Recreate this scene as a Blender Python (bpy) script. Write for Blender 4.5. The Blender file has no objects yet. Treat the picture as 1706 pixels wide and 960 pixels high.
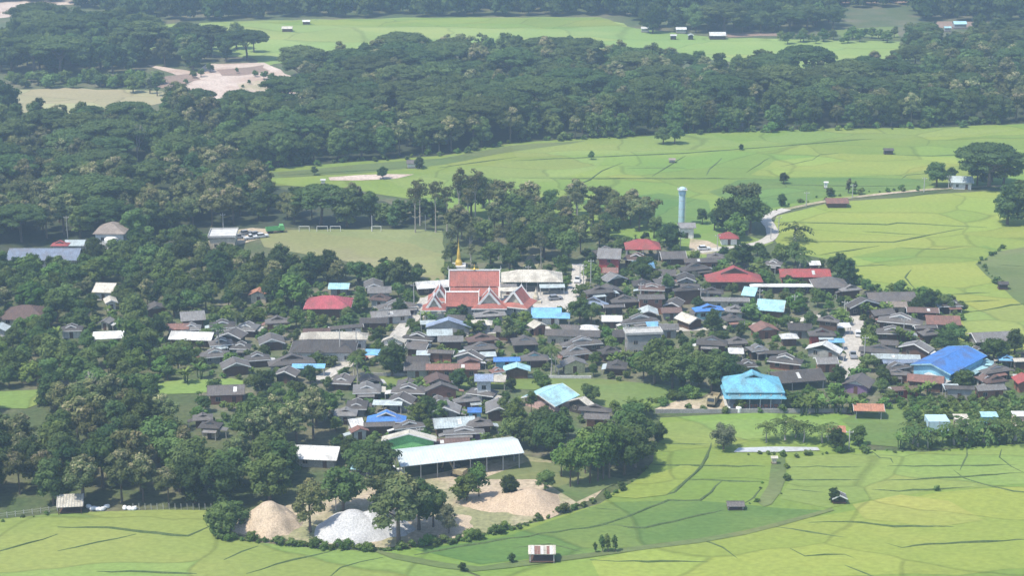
import bpy, bmesh, math, random
import numpy as np
from mathutils import Vector, Matrix
# ------------------------------------------------------------------ camera, sky, sun, exposure
SC = bpy.context.scene
COL = SC.collection
CAM_H, FPX, PITCH = 160.0, 2900.0, math.atan(890 / 2900.0)
cam = bpy.data.cameras.new('camera'); cam.lens = 36 * FPX / 1706; cam.sensor_width = 36
cam.clip_start = 1; cam.clip_end = 12000
camo = bpy.data.objects.new('camera', cam); COL.objects.link(camo)
camo.location = (0, 0, CAM_H); camo.rotation_euler = (math.pi / 2 - PITCH, 0, 0)
SC.camera = camo
SUN_EL, SUN_AZ = math.radians(62), math.radians(-122)      # azimuth from +Y towards +X: sun high on the left
w = bpy.data.worlds.new('World'); SC.world = w; w.use_nodes = True
nt = w.node_tree; bg = nt.nodes['Background']
sky = nt.nodes.new('ShaderNodeTexSky'); sky.sky_type = 'NISHITA'; sky.sun_disc = False
sky.sun_elevation = SUN_EL; sky.sun_rotation = SUN_AZ; sky.air_density = 1.0; sky.dust_density = 1.0
nt.links.new(sky.outputs[0], bg.inputs[0]); bg.inputs[1].default_value = 0.15
sl = bpy.data.lights.new('sun', 'SUN'); sl.energy = 3.6; sl.angle = math.radians(0.6); sl.color = (1, 0.94, 0.82)
so = bpy.data.objects.new('sun', sl); COL.objects.link(so)
so.rotation_euler = Vector((math.sin(SUN_AZ) * math.cos(SUN_EL), math.cos(SUN_AZ) * math.cos(SUN_EL), math.sin(SUN_EL))).to_track_quat('Z', 'Y').to_euler()
SC.view_settings.view_transform = 'Standard'; SC.view_settings.look = 'None'
SC.view_settings.gamma = 1; SC.view_settings.exposure = 0.74
SC.cycles.max_bounces = 5; SC.cycles.diffuse_bounces = 3; SC.cycles.volume_bounces = 1
SC.cycles.use_denoising = True
HAZE = 0.00025
# ------------------------------------------------------------------ layout helpers (photo survey point -> place on the ground)
SA, CA = math.sin(PITCH), math.cos(PITCH)
def g(px, py, z=0.0):
    x, y = (px - 853) / FPX, (480 - py) / FPX
    d = (x, CA + y * SA, -SA + y * CA)
    t = (z - CAM_H) / d[2]
    return Vector((d[0] * t, d[1] * t, z))
def spx(py, z=0.0):                      # pixels of the photo per metre at that place
    y = (480 - py) / FPX
    return FPX / ((z - CAM_H) / (-SA + y * CA))
def topx(p):
    dz = p[2] - CAM_H
    dep = p[1] * CA - dz * SA
    return 853 + FPX * p[0] / dep, 480 - FPX * (p[1] * SA + dz * CA) / dep
def dep_angle(p): return math.atan2(CAM_H - p[2], math.hypot(p[0], p[1]))
R = random.Random(7)
def tag(o, label=None, cat=None, group=None, kind=None):
    if label: o['label'] = label
    if cat: o['category'] = cat
    if group: o['group'] = group
    if kind: o['kind'] = kind
    return o
def empty(name, loc, rz=0):
    o = bpy.data.objects.new(name, None); COL.objects.link(o); o.location = loc; o.rotation_euler = (0, 0, rz)
    o.empty_display_size = .5
    return o
def link(name, me, parent=None, loc=(0, 0, 0), rz=0, scale=None):
    o = bpy.data.objects.new(name, me); COL.objects.link(o); o.location = loc; o.rotation_euler = (0, 0, rz)
    if scale: o.scale = scale
    if parent: o.parent = parent
    return o
class MB:
    def __init__(s): s.v = []; s.f = []
    def poly(s, pts):
        i = len(s.v); s.v += [tuple(p) for p in pts]; s.f.append(tuple(range(i, i + len(pts))))
    def slab(s, pts, t):                 # polygon with thickness t downwards
        n = len(pts); i = len(s.v)
        s.v += [tuple(p) for p in pts] + [(p[0], p[1], p[2] - t) for p in pts]
        s.f.append(tuple(range(i, i + n))); s.f.append(tuple(range(i + 2 * n - 1, i + n - 1, -1)))
        for k in range(n):
            a, b = k, (k + 1) % n; s.f.append((i + b, i + a, i + n + a, i + n + b))
    def prism(s, pts, off):              # polygon extruded by vector
        n = len(pts); i = len(s.v)
        s.v += [tuple(p) for p in pts] + [tuple(Vector(p) + Vector(off)) for p in pts]
        s.f.append(tuple(range(i, i + n))); s.f.append(tuple(range(i + 2 * n - 1, i + n - 1, -1)))
        for k in range(n):
            a, b = k, (k + 1) % n; s.f.append((i + b, i + a, i + n + a, i + n + b))
    def box(s, x0, x1, y0, y1, z0, z1):
        s.slab([(x0, y0, z1), (x1, y0, z1), (x1, y1, z1), (x0, y1, z1)], z1 - z0)
    def tube(s, pts, rad, n=6, cap=True):
        pts = [Vector(p) for p in pts]; rings = []
        for k, p in enumerate(pts):
            d = (pts[min(k + 1, len(pts) - 1)] - pts[max(k - 1, 0)]).normalized()
            a = d.orthogonal().normalized(); b = d.cross(a)
            r = rad[k] if hasattr(rad, '__len__') else rad
            i = len(s.v); rings.append(i)
            for q in range(n):
                t = 2 * math.pi * q / n
                s.v.append(tuple(p + a * math.cos(t) * r + b * math.sin(t) * r))
        for k in range(len(pts) - 1):
            for q in range(n):
                s.f.append((rings[k] + q, rings[k] + (q + 1) % n, rings[k + 1] + (q + 1) % n, rings[k + 1] + q))
        if cap:
            s.f.append(tuple(range(rings[-1], rings[-1] + n))); s.f.append(tuple(range(rings[0] + n - 1, rings[0] - 1, -1)))
    def lathe(s, prof, n=12, c=(0, 0)):
        rings = []
        for r, z in prof:
            i = len(s.v); rings.append(i)
            for q in range(n):
                t = 2 * math.pi * q / n; s.v.append((c[0] + r * math.cos(t), c[1] + r * math.sin(t), z))
        for k in range(len(prof) - 1):
            for q in range(n):
                s.f.append((rings[k] + q, rings[k] + (q + 1) % n, rings[k + 1] + (q + 1) % n, rings[k + 1] + q))
        s.f.append(tuple(range(rings[-1], rings[-1] + n))); s.f.append(tuple(range(rings[0] + n - 1, rings[0] - 1, -1)))
    def mesh(s, name, m):
        me = bpy.data.meshes.new(name); me.from_pydata(s.v, [], s.f); me.materials.append(M[m] if isinstance(m, str) else m); me.update()
        return me
    def build(s, name, m, parent=None, loc=(0, 0, 0), rz=0):
        return link(name, s.mesh(name, m), parent, loc, rz)
# ------------------------------------------------------------------ materials
M = {}
def nd(nt, t, **k):
    n = nt.nodes.new(t)
    for a, b in k.items(): setattr(n, a, b)
    return n
def mat(name, c1, c2=None, sc=1.0, rough=.8, rnd=.12, bump=0, fine=0, fr=(.72, 1.22), wave=0, spec=.3, stretch=None, metal=0, contrast=(.35, .65), c3=None, sc3=.02):
    m = bpy.data.materials.new(name); m.use_nodes = True; t = m.node_tree; p = t.nodes['Principled BSDF']
    p.inputs['Roughness'].default_value = rough; p.inputs['Specular IOR Level'].default_value = spec; p.inputs['Metallic'].default_value = metal
    tc = nd(t, 'ShaderNodeTexCoord'); vec = tc.outputs['Object']
    if stretch:
        mp = nd(t, 'ShaderNodeMapping'); mp.inputs['Scale'].default_value = stretch; t.links.new(vec, mp.inputs[0]); vec = mp.outputs[0]
    def noise(scale, lo, hi, det=5):
        n = nd(t, 'ShaderNodeTexNoise'); n.inputs['Scale'].default_value = scale; n.inputs['Detail'].default_value = det; n.inputs['Roughness'].default_value = .6
        t.links.new(vec, n.inputs['Vector'])
        r = nd(t, 'ShaderNodeMapRange'); r.inputs[1].default_value = lo; r.inputs[2].default_value = hi
        t.links.new(n.outputs[0], r.inputs[0]); return r.outputs[0], n.outputs[0]
    c2 = c2 or tuple(x * .8 for x in c1)
    f, raw = noise(sc, *contrast)
    mx = nd(t, 'ShaderNodeMix', data_type='RGBA'); t.links.new(f, mx.inputs[0])
    mx.inputs[6].default_value = (*c1, 1); mx.inputs[7].default_value = (*c2, 1); out = mx.outputs[2]
    if c3:
        f3, _ = noise(sc3, .45, .62)
        m3 = nd(t, 'ShaderNodeMix', data_type='RGBA'); t.links.new(f3, m3.inputs[0]); t.links.new(out, m3.inputs[6]); m3.inputs[7].default_value = (*c3, 1); out = m3.outputs[2]
    if fine:
        ff, _ = noise(fine, .3, .7, 2)
        mr = nd(t, 'ShaderNodeMapRange'); mr.inputs[3].default_value = fr[0]; mr.inputs[4].default_value = fr[1]; t.links.new(ff, mr.inputs[0])
        m4 = nd(t, 'ShaderNodeMix', data_type='RGBA', blend_type='MULTIPLY'); m4.inputs[0].default_value = 1
        t.links.new(out, m4.inputs[6]); t.links.new(mr.outputs[0], m4.inputs[7]); out = m4.outputs[2]
    if rnd:
        oi = nd(t, 'ShaderNodeObjectInfo'); hs = nd(t, 'ShaderNodeHueSaturation')
        mr = nd(t, 'ShaderNodeMapRange'); mr.inputs[3].default_value = 1 - rnd; mr.inputs[4].default_value = 1 + rnd
        t.links.new(oi.outputs['Random'], mr.inputs[0]); t.links.new(mr.outputs[0], hs.inputs['Value']); t.links.new(out, hs.inputs['Color']); out = hs.outputs[0]
    t.links.new(out, p.inputs['Base Color'])
    if bump or wave:
        b = nd(t, 'ShaderNodeBump'); b.inputs['Strength'].default_value = bump or .4; b.inputs['Distance'].default_value = .08
        if wave:
            wv = nd(t, 'ShaderNodeTexWave'); wv.bands_direction = 'Y'; wv.inputs['Scale'].default_value = wave; t.links.new(tc.outputs['Object'], wv.inputs[0]); t.links.new(wv.outputs[1], b.inputs['Height'])
        else: t.links.new(raw, b.inputs['Height'])
        t.links.new(b.outputs[0], p.inputs['Normal'])
    M[name] = m
    return m
def roofm(k, c, c2=None, rough=.75, rnd=.15, spec=.25): mat('roof_' + k, c, c2 or tuple(x * .72 for x in c), .55, rough, rnd, .5, fine=3.5, wave=.45, spec=spec, contrast=(.3, .7), c3=tuple(x * .55 + y for x, y in zip(c, (.045, .035, .028))), sc3=.28)
roofm('dark', (.115, .106, .10), (.062, .057, .055), rnd=.35); roofm('grey', (.20, .195, .19), (.12, .115, .11), rnd=.3)
roofm('brown', (.15, .095, .08), (.085, .06, .055), rnd=.25); roofm('rust', (.27, .13, .10), (.12, .085, .075))
roofm('red', (.33, .075, .07), (.25, .06, .06)); roofm('pink', (.44, .10, .12), (.34, .08, .09)); roofm('tile', (.36, .125, .095), (.29, .10, .08), rnd=.1)
roofm('orange', (.46, .21, .13), (.36, .17, .11)); roofm('white', (.60, .60, .58), (.46, .46, .44)); roofm('cream', (.50, .465, .39), (.41, .38, .32))
roofm('cyan', (.33, .54, .58), (.26, .45, .50)); roofm('sky', (.18, .40, .62), (.14, .33, .53)); roofm('blue', (.07, .20, .52), (.055, .165, .42))
roofm('slate', (.25, .31, .41), (.17, .21, .30)); roofm('metal', (.40, .455, .46), (.33, .375, .38), rough=.55); roofm('teal', (.15, .40, .52), (.115, .33, .45)); roofm('tan', (.30, .25, .21), (.20, .165, .14))
roofm('steel', (.17, .20, .26), (.12, .145, .19), rough=.5)
mat('roof_shed', (.50, .545, .54), (.44, .485, .48), .4, .5, 0, .4, fine=2.5, fr=(.92, 1.06), wave=.45)
for k, c in dict(white=(.72, .70, .66), cream=(.62, .55, .42), wood=(.13, .075, .05), brick=(.32, .15, .10), grey=(.33, .32, .30), pale=(.5, .49, .46), green=(.26, .66, .24), pinkw=(.62, .42, .38), purple=(.22, .14, .24), blueb=(.25, .52, .66), redw=(.42, .08, .07), dkw=(.06, .05, .045), yellow=(.6, .55, .3), cyanw=(.35, .62, .66)).items():
    mat('wall_' + k, c, tuple(x * .75 for x in c), .6, .85, .12, .2, fine=4)
mat('glass', (.03, .035, .04), rough=.2, spec=.5); mat('frame', (.35, .30, .24)); mat('fascia_white', (.74, .73, .70), rnd=.05); mat('fascia_dark', (.09, .08, .075))
mat('door', (.11, .06, .04)); mat('post', (.42, .41, .39)); mat('gold', (.75, .52, .10), (.6, .4, .08), rough=.35, metal=.3)
mat('concrete', (.47, .44, .39), (.39, .36, .32), .15, .9, .05, fine=1.2, bump=.1); mat('tankblue', (.45, .60, .68), (.36, .50, .58), 1, .5); mat('whitepaint', (.78, .77, .74), rnd=.05)
mat('bark', (.16, .125, .095), (.09, .07, .055), 2.5, .9, .25); mat('palebark', (.42, .38, .33), (.27, .24, .20), 2, .9, .15)
mat('tyre', (.02, .02, .02)); mat('carwhite', (.7, .7, .7), rough=.3, rnd=.1, spec=.5); mat('carsilver', (.35, .36, .38), rough=.3, metal=.3); mat('carred', (.4, .05, .04), rough=.3); mat('cargreen', (.15, .42, .14), rough=.5); mat('caryellow', (.42, .35, .20), (.24, .20, .13), rough=.7)
mat('skin', (.35, .2, .14)); mat('cloth', (.6, .58, .55), rnd=.5)
# ground covers
mat('ground', (.055, .085, .028), (.085, .10, .04), .05, .95, 0, .3, fine=.8, c3=(.13, .12, .07), sc3=.03)
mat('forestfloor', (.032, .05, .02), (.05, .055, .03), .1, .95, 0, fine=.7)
mat('villagesoil', (.10, .115, .05), (.17, .15, .11), .09, .95, 0, .3, fine=.9, c3=(.06, .10, .03), sc3=.05)
def paddy(k, a, b, c, plot=.035, edge=.76):
    m = mat('paddy_' + k, a, b, .06, .9, 0, .35, fine=1.1, fr=(.86, 1.12), stretch=(.55, 1, 1), c3=c, sc3=.03, contrast=(.36, .64), spec=.15)
    t = m.node_tree; p = t.nodes['Principled BSDF']; src = p.inputs['Base Color'].links[0].from_socket
    tc = nd(t, 'ShaderNodeTexCoord'); nz = nd(t, 'ShaderNodeTexNoise'); nz.inputs['Scale'].default_value = .035; t.links.new(tc.outputs['Object'], nz.inputs['Vector'])
    ad = nd(t, 'ShaderNodeVectorMath', operation='MULTIPLY_ADD'); ad.inputs[1].default_value = (16, 16, 0); t.links.new(nz.outputs['Color'], ad.inputs[0]); t.links.new(tc.outputs['Object'], ad.inputs[2])
    mp = nd(t, 'ShaderNodeMapping'); mp.inputs['Scale'].default_value = (.62, 1, 1); mp.inputs['Rotation'].default_value = (0, 0, .25); t.links.new(ad.outputs[0], mp.inputs[0])
    v1 = nd(t, 'ShaderNodeTexVoronoi'); v1.inputs['Scale'].default_value = plot; v1.inputs['Randomness'].default_value = .8; t.links.new(mp.outputs[0], v1.inputs['Vector'])
    v2 = nd(t, 'ShaderNodeTexVoronoi', feature='DISTANCE_TO_EDGE'); v2.inputs['Scale'].default_value = plot; v2.inputs['Randomness'].default_value = .8; t.links.new(mp.outputs[0], v2.inputs['Vector'])
    sp = nd(t, 'ShaderNodeSeparateColor'); t.links.new(v1.outputs['Color'], sp.inputs[0])
    hs = nd(t, 'ShaderNodeHueSaturation'); r1 = nd(t, 'ShaderNodeMapRange'); r1.inputs[3].default_value = .92; r1.inputs[4].default_value = 1.07; t.links.new(sp.outputs[0], r1.inputs[0]); t.links.new(r1.outputs[0], hs.inputs['Value'])
    r2 = nd(t, 'ShaderNodeMapRange'); r2.inputs[3].default_value = .476; r2.inputs[4].default_value = .508; t.links.new(sp.outputs[1], r2.inputs[0]); t.links.new(r2.outputs[0], hs.inputs['Hue']); t.links.new(src, hs.inputs['Color'])
    r3 = nd(t, 'ShaderNodeMapRange'); r3.inputs[1].default_value = .005; r3.inputs[2].default_value = .015; r3.inputs[3].default_value = edge; r3.inputs[4].default_value = 1; t.links.new(v2.outputs['Distance'], r3.inputs[0])
    mm = nd(t, 'ShaderNodeMix', data_type='RGBA', blend_type='MULTIPLY'); mm.inputs[0].default_value = 1; t.links.new(hs.outputs[0], mm.inputs[6]); t.links.new(r3.outputs[0], mm.inputs[7]); t.links.new(mm.outputs[2], p.inputs['Base Color'])
paddy('mid', (.155, .232, .048), (.125, .202, .042), (.182, .242, .052)); paddy('yellow', (.205, .262, .054), (.178, .244, .050), (.228, .270, .060))
paddy('dark', (.090, .162, .042), (.102, .175, .045), (.122, .188, .047)); paddy('light', (.172, .240, .060), (.145, .218, .054), (.195, .250, .066)); paddy('gold', (.245, .275, .068), (.222, .265, .062), (.212, .260, .058))
paddy('grass', (.115, .175, .046), (.100, .155, .042), (.140, .180, .056), .02, 1); paddy('pitch', (.205, .225, .095), (.172, .198, .080), (.235, .225, .115), .02, 1); paddy('dry', (.30, .28, .15), (.26, .25, .13), (.33, .30, .17)); paddy('weedy', (.115, .155, .052), (.155, .165, .075), (.095, .135, .044), .06, 1); paddy('pale', (.195, .275, .075), (.165, .245, .065), (.225, .29, .085), .022, .8)
mat('bare', (.52, .43, .36), (.43, .34, .28), .06, .95, 0, .3, fine=.8, c3=(.38, .28, .22), sc3=.05); mat('ploughed', (.26, .18, .14), (.21, .155, .12), .06, .95, 0, fine=.8)
mat('dirt', (.44, .36, .265), (.36, .29, .20), .12, .95, 0, .3, fine=1, c3=(.22, .22, .11), sc3=.045)
mat('sand', (.47, .375, .27), (.42, .33, .235), .35, .95, .05, .15, fine=3); mat('sandgold', (.47, .365, .26), (.42, .32, .225), .35, .95, .05, .15, fine=3); mat('gravel', (.45, .445, .435), (.41, .405, .40), .35, .95, .05, .15, fine=3)
mat('bund', (.055, .092, .03), (.085, .118, .04), .4, .95, .1, .4, fine=2); mat('glarewater', (.46, .47, .46), rough=.12, spec=.6); mat('water', (.10, .13, .12), rough=.06, spec=.6); mat('sack', (.72, .72, .72), rough=.6)  # pond water: sky reflection is put into its pale base colour
# leaf materials: tint.r varies clump to clump (leaf age), tint.g tree to tree
def leaf(name, dark, light, top=None, vr=.28):
    m = bpy.data.materials.new(name); m.use_nodes = True; t = m.node_tree; t.nodes.remove(t.nodes['Principled BSDF']); out = t.nodes['Material Output']
    at = nd(t, 'ShaderNodeAttribute', attribute_name='tint'); sp = nd(t, 'ShaderNodeSeparateColor'); t.links.new(at.outputs['Color'], sp.inputs[0])
    oi = nd(t, 'ShaderNodeObjectInfo')
    ad = nd(t, 'ShaderNodeMath', operation='ADD'); t.links.new(oi.outputs['Random'], ad.inputs[0]); t.links.new(sp.outputs[1], ad.inputs[1])
    fr = nd(t, 'ShaderNodeMath', operation='FRACT'); t.links.new(ad.outputs[0], fr.inputs[0])
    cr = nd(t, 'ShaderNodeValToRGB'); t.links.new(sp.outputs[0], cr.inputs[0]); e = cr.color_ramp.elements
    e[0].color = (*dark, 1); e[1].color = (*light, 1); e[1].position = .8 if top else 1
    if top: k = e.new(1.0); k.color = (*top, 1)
    v = nd(t, 'ShaderNodeMapRange'); v.inputs[3].default_value = 1 - vr; v.inputs[4].default_value = 1 + vr; t.links.new(fr.outputs[0], v.inputs[0])
    h = nd(t, 'ShaderNodeMapRange'); h.inputs[3].default_value = .466; h.inputs[4].default_value = .518
    f2 = nd(t, 'ShaderNodeMath', operation='MULTIPLY'); f2.inputs[1].default_value = 7.31; t.links.new(fr.outputs[0], f2.inputs[0])
    f3 = nd(t, 'ShaderNodeMath', operation='FRACT'); t.links.new(f2.outputs[0], f3.inputs[0]); t.links.new(f3.outputs[0], h.inputs[0])
    hs = nd(t, 'ShaderNodeHueSaturation'); t.links.new(cr.outputs[0], hs.inputs['Color']); t.links.new(v.outputs[0], hs.inputs['Value']); t.links.new(h.outputs[0], hs.inputs['Hue'])
    d = nd(t, 'ShaderNodeBsdfDiffuse'); tr = nd(t, 'ShaderNodeBsdfTranslucent'); mx = nd(t, 'ShaderNodeMixShader'); mx.inputs[0].default_value = .3
    t.links.new(hs.outputs[0], d.inputs[0]); t.links.new(hs.outputs[0], tr.inputs[0]); t.links.new(d.outputs[0], mx.inputs[1]); t.links.new(tr.outputs[0], mx.inputs[2]); t.links.new(mx.outputs[0], out.inputs[0])
    M[name] = m
leaf('leaf_broad', (.062, .106, .034), (.138, .205, .066), vr=.36); leaf('leaf_rain', (.056, .096, .036), (.112, .168, .058)); leaf('leaf_teak', (.085, .112, .044), (.165, .195, .082), (.33, .31, .17), vr=.33)
leaf('leaf_euc', (.095, .115, .05), (.16, .175, .078)); leaf('leaf_lush', (.075, .140, .034), (.150, .230, .062), vr=.33); leaf('leaf_palm', (.05, .095, .03), (.105, .155, .05)); leaf('leaf_dark', (.038, .068, .026), (.078, .120, .042)); leaf('leaf_olive', (.082, .108, .042), (.150, .176, .072), (.22, .215, .095), vr=.33); leaf('leaf_grey', (.11, .13, .075), (.18, .20, .115))
# ------------------------------------------------------------------ ground, fields, roads
def wobble(pts, amp, closed=True, step=9.0, seed=0):
    rr = random.Random(seed); out = []
    n = len(pts)
    for k in range(n if closed else n - 1):
        a, b = pts[k], pts[(k + 1) % n]; L = (b - a).length; m = max(1, int(L / step))
        for q in range(m):
            p = a.lerp(b, q / m)
            if q: p = p + Vector((rr.uniform(-amp, amp), rr.uniform(-amp, amp) * 1.3, 0))
            out.append(p)
    if not closed: out.append(pts[-1])
    return out
def sheet(name, m, pix, z, amp=.9, seed=1):
    pts = wobble([g(*p) for p in pix], amp, True, 9, seed); mb = MB(); mb.poly([(p.x, p.y, z) for p in pts])
    if sum(a.x * b.y - b.x * a.y for a, b in zip(pts, pts[1:] + pts[:1])) < 0: mb.f[0] = mb.f[0][::-1]
    return tag(mb.build(name, m), kind='structure')
mb = MB(); mb.poly([(-3500, -700, -.02), (3500, -700, -.02), (3500, 6000, -.02), (-3500, 6000, -.02)]); tag(mb.build('ground', 'ground'), kind='structure')
FIELDS = []
def fld(name, m, pix, z, **k): sheet(name, m, pix, z + .0008 * len(FIELDS), seed=len(FIELDS), **k); FIELDS.append(pix)
VILLAGE = [(270, 560), (300, 520), (480, 480), (700, 440), (960, 430), (1000, 400), (1110, 390), (1240, 420), (1420, 460), (1560, 480), (1610, 530), (1800, 580), (1800, 690), (1400, 690), (1060, 690), (1000, 720), (860, 780), (560, 800), (540, 700), (330, 720), (330, 610)]
sheet('village_ground', 'villagesoil', VILLAGE, .03)
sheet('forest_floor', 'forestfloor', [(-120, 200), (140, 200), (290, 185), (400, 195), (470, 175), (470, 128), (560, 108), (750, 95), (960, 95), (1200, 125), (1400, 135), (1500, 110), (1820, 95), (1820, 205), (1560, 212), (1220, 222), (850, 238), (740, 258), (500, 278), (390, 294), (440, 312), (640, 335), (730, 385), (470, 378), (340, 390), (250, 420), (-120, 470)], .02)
P = fld
P('paddy_field', 'paddy_mid', [(385, 293), (470, 279), (600, 269), (740, 259), (850, 239), (1000, 229), (1180, 222), (1400, 213), (1560, 213), (1706, 206), (1820, 204), (1820, 320), (1640, 312), (1540, 318), (1374, 333), (1290, 350), (1262, 368), (1200, 395), (1100, 402), (900, 385), (800, 365), (700, 335), (560, 312), (430, 307)], .05)
P('paddy_field', 'paddy_light', [(860, 262), (850, 241), (1180, 224), (1240, 241), (1120, 253)], .10)
P('paddy_field', 'paddy_light', [(1190, 247), (1240, 238), (1330, 219), (1560, 215), (1700, 216), (1600, 227), (1420, 232), (1300, 240)], .10)
P('paddy_field', 'paddy_light', [(640, 300), (760, 285), (860, 268), (1010, 262), (990, 282), (930, 300), (800, 318), (700, 325)], .10)
P('paddy_field', 'paddy_yellow', [(1290, 268), (1400, 256), (1590, 262), (1600, 275), (1500, 292), (1320, 296), (1250, 292)], .10)
P('paddy_field', 'paddy_dark', [(1230, 300), (1420, 296), (1560, 298), (1540, 314), (1374, 329), (1290, 346), (1240, 345), (1180, 320)], .10)
P('paddy_field', 'paddy_dark', [(960, 335), (1100, 322), (1180, 335), (1190, 372), (1050, 372)], .10)
P('fallow_field', 'paddy_weedy', [(440, 288), (600, 274), (735, 264), (850, 243), (980, 234), (860, 252), (740, 274), (600, 289), (450, 297)], .10)
P('bare_field', 'bare', [(547, 296), (600, 292), (690, 291), (660, 298), (600, 301), (550, 301)], .15)
P('paddy_field', 'paddy_yellow', [(1294, 360), (1374, 340), (1540, 325), (1650, 318), (1820, 320), (1820, 605), (1640, 592), (1596, 570), (1600, 505), (1540, 482), (1440, 484), (1415, 470), (1418, 440), (1340, 425), (1300, 415), (1290, 398)], .05)
P('paddy_field', 'paddy_mid', [(1420, 428), (1500, 412), (1570, 418), (1640, 410), (1700, 425), (1600, 438), (1480, 444)], .10)
P('paddy_field', 'paddy_light', [(1602, 525), (1706, 508), (1820, 505), (1820, 560), (1620, 565)], .10)
P('weedy_field', 'paddy_weedy', [(1625, 440), (1660, 420), (1720, 410), (1820, 405), (1820, 480), (1720, 520), (1670, 480)], .10)
P('paddy_field', 'paddy_light', [(-120, 885), (0, 866), (100, 856), (350, 851), (356, 892), (520, 914), (640, 921), (760, 948), (830, 975), (820, 1010), (-120, 1010)], .05)
P('paddy_field', 'paddy_mid', [(640, 920), (760, 905), (900, 870), (1000, 840), (1060, 800), (1088, 770), (1092, 735), (1100, 697), (1200, 691), (1400, 690), (1500, 712), (1430, 750), (1540, 754), (1706, 740), (1820, 735), (1820, 1010), (825, 1010), (835, 975), (765, 946)], .05)
P('paddy_field', 'paddy_dark', [(690, 917), (780, 906), (910, 872), (1010, 838), (1110, 836), (1170, 836), (1240, 842), (1300, 848), (1380, 852), (1240, 884), (1100, 906), (960, 930), (800, 942)], .10)
P('paddy_field', 'paddy_yellow', [(985, 936), (1100, 909), (1240, 888), (1300, 872), (1420, 852), (1560, 822), (1700, 812), (1820, 806), (1820, 940), (1600, 960), (1300, 962), (1000, 965)], .10)
P('paddy_field', 'paddy_light', [(1310, 765), (1445, 756), (1560, 756), (1700, 742), (1820, 738), (1820, 800), (1560, 816), (1380, 848), (1300, 832), (1316, 800)], .10)
P('paddy_field', 'paddy_yellow', [(1010, 828), (1060, 802), (1140, 775), (1168, 782), (1140, 803), (1110, 826), (1060, 832)], .15)
P('paddy_field', 'paddy_gold', [(1420, 842), (1500, 826), (1580, 836), (1640, 868), (1560, 880), (1440, 866)], .15)
P('paddy_field', 'paddy_light', [(1105, 735), (1110, 705), (1300, 700), (1400, 700), (1390, 725), (1220, 735), (1180, 745)], .10)
P('grass_field', 'paddy_grass', [(585, 632), (640, 628), (820, 632), (1000, 632), (1080, 640), (1190, 650), (1165, 664), (1060, 684), (1010, 680), (930, 652), (840, 648), (600, 648)], .08)
P('grass_field', 'paddy_light', [(-60, 652), (68, 650), (74, 670), (44, 682), (-60, 680)], .08)
P('grass_field', 'paddy_light', [(252, 640), (300, 634), (385, 631), (412, 637), (402, 648), (330, 656), (266, 658)], .08)
P('football_pitch', 'paddy_pitch', [(432, 395), (468, 384), (736, 383), (742, 474), (690, 462), (560, 432), (440, 412)], .08)
P('far_paddy', 'paddy_pale', [(195, 44), (430, 34), (700, 29), (1000, 28), (1060, 47), (1200, 63), (1500, 69), (1520, 98), (1420, 116), (1300, 112), (1150, 95), (960, 82), (700, 80), (560, 88), (440, 112), (418, 96), (240, 82)], .05, amp=2)
P('far_paddy', 'paddy_mid', [(430, 36), (700, 30), (1000, 29), (1045, 42), (900, 48), (700, 44), (500, 42)], .10, amp=2)
P('bare_pit', 'bare', [(245, 108), (330, 120), (345, 106), (440, 104), (468, 116), (505, 150), (545, 152), (460, 176), (390, 166), (300, 163), (282, 150), (322, 135)], .06, amp=2)
P('bare_strip', 'ploughed', [(360, 116), (440, 108), (450, 118), (400, 126), (370, 126)], .105, amp=3)
P('dug_ground', 'dirt', [(395, 140), (430, 134), (470, 140), (480, 150), (430, 152), (400, 148)], .105, amp=3)
P('bare_strip', 'ploughed', [(270, 128), (320, 122), (335, 132), (290, 148), (262, 146)], .10, amp=2)
P('dry_field', 'paddy_dry', [(15, 150), (100, 146), (270, 152), (300, 168), (130, 196), (28, 198)], .06, amp=2)
P('bare_field', 'bare', [(-100, 32), (0, 30), (60, 24), (90, 8), (170, 4), (235, -4), (200, -12), (-100, -10)], .06, amp=2)
P('ploughed_field', 'ploughed', [(1385, 8), (1510, 4), (1520, -12), (1385, -12)], .06, amp=2)
P('ploughed_field', 'ploughed', [(1545, 46), (1550, 36), (1628, 36), (1625, 48)], .10, amp=2)
P('fallow_field', 'ploughed', [(1200, 56), (1290, 53), (1300, 60), (1215, 62)], .10, amp=2)
P('far_paddy', 'paddy_grass', [(1392, 50), (1490, 44), (1500, 64), (1400, 64)], .06, amp=2)
P('far_paddy', 'paddy_mid', [(1660, 116), (1720, 112), (1720, 134), (1668, 130)], .06, amp=2)
P('grass_verge', 'paddy_light', [(1120, 412), (1150, 392), (1215, 384), (1262, 398), (1290, 404), (1250, 420), (1190, 436), (1140, 436)], .06)
P('village_lawn', 'paddy_grass', [(1448, 556), (1520, 558), (1515, 568), (1446, 567)], .08)
P('orchard_grass', 'paddy_grass', [(1400, 700), (1500, 672), (1820, 668), (1820, 735), (1706, 738), (1540, 750), (1450, 742)], .07)
P('yard_ground', 'dirt', [(395, 892), (420, 850), (520, 838), (590, 815), (595, 788), (680, 798), (870, 760), (950, 775), (1020, 800), (990, 832), (900, 866), (780, 898), (640, 914), (520, 906)], .07)
P('yard_grass', 'paddy_weedy', [(800, 800), (880, 770), (960, 775), (1015, 795), (1040, 800), (960, 838), (900, 800)], .10)
P('yard_ground', 'dirt', [(1090, 683), (1130, 668), (1175, 663), (1215, 660), (1225, 684)], .09)
P('yard_ground', 'dirt', [(1148, 414), (1150, 398), (1180, 402), (1205, 414), (1185, 424), (1155, 424)], .10)
P('temple_yard', 'concrete', [(690, 530), (700, 500), (722, 488), (835, 472), (905, 478), (935, 484), (955, 488), (940, 515), (900, 520), (880, 512), (800, 516), (720, 528)], .06)
P('bare_slope', 'dirt', [(868, 452), (878, 428), (890, 424), (898, 440), (893, 455)], .06)
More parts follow.
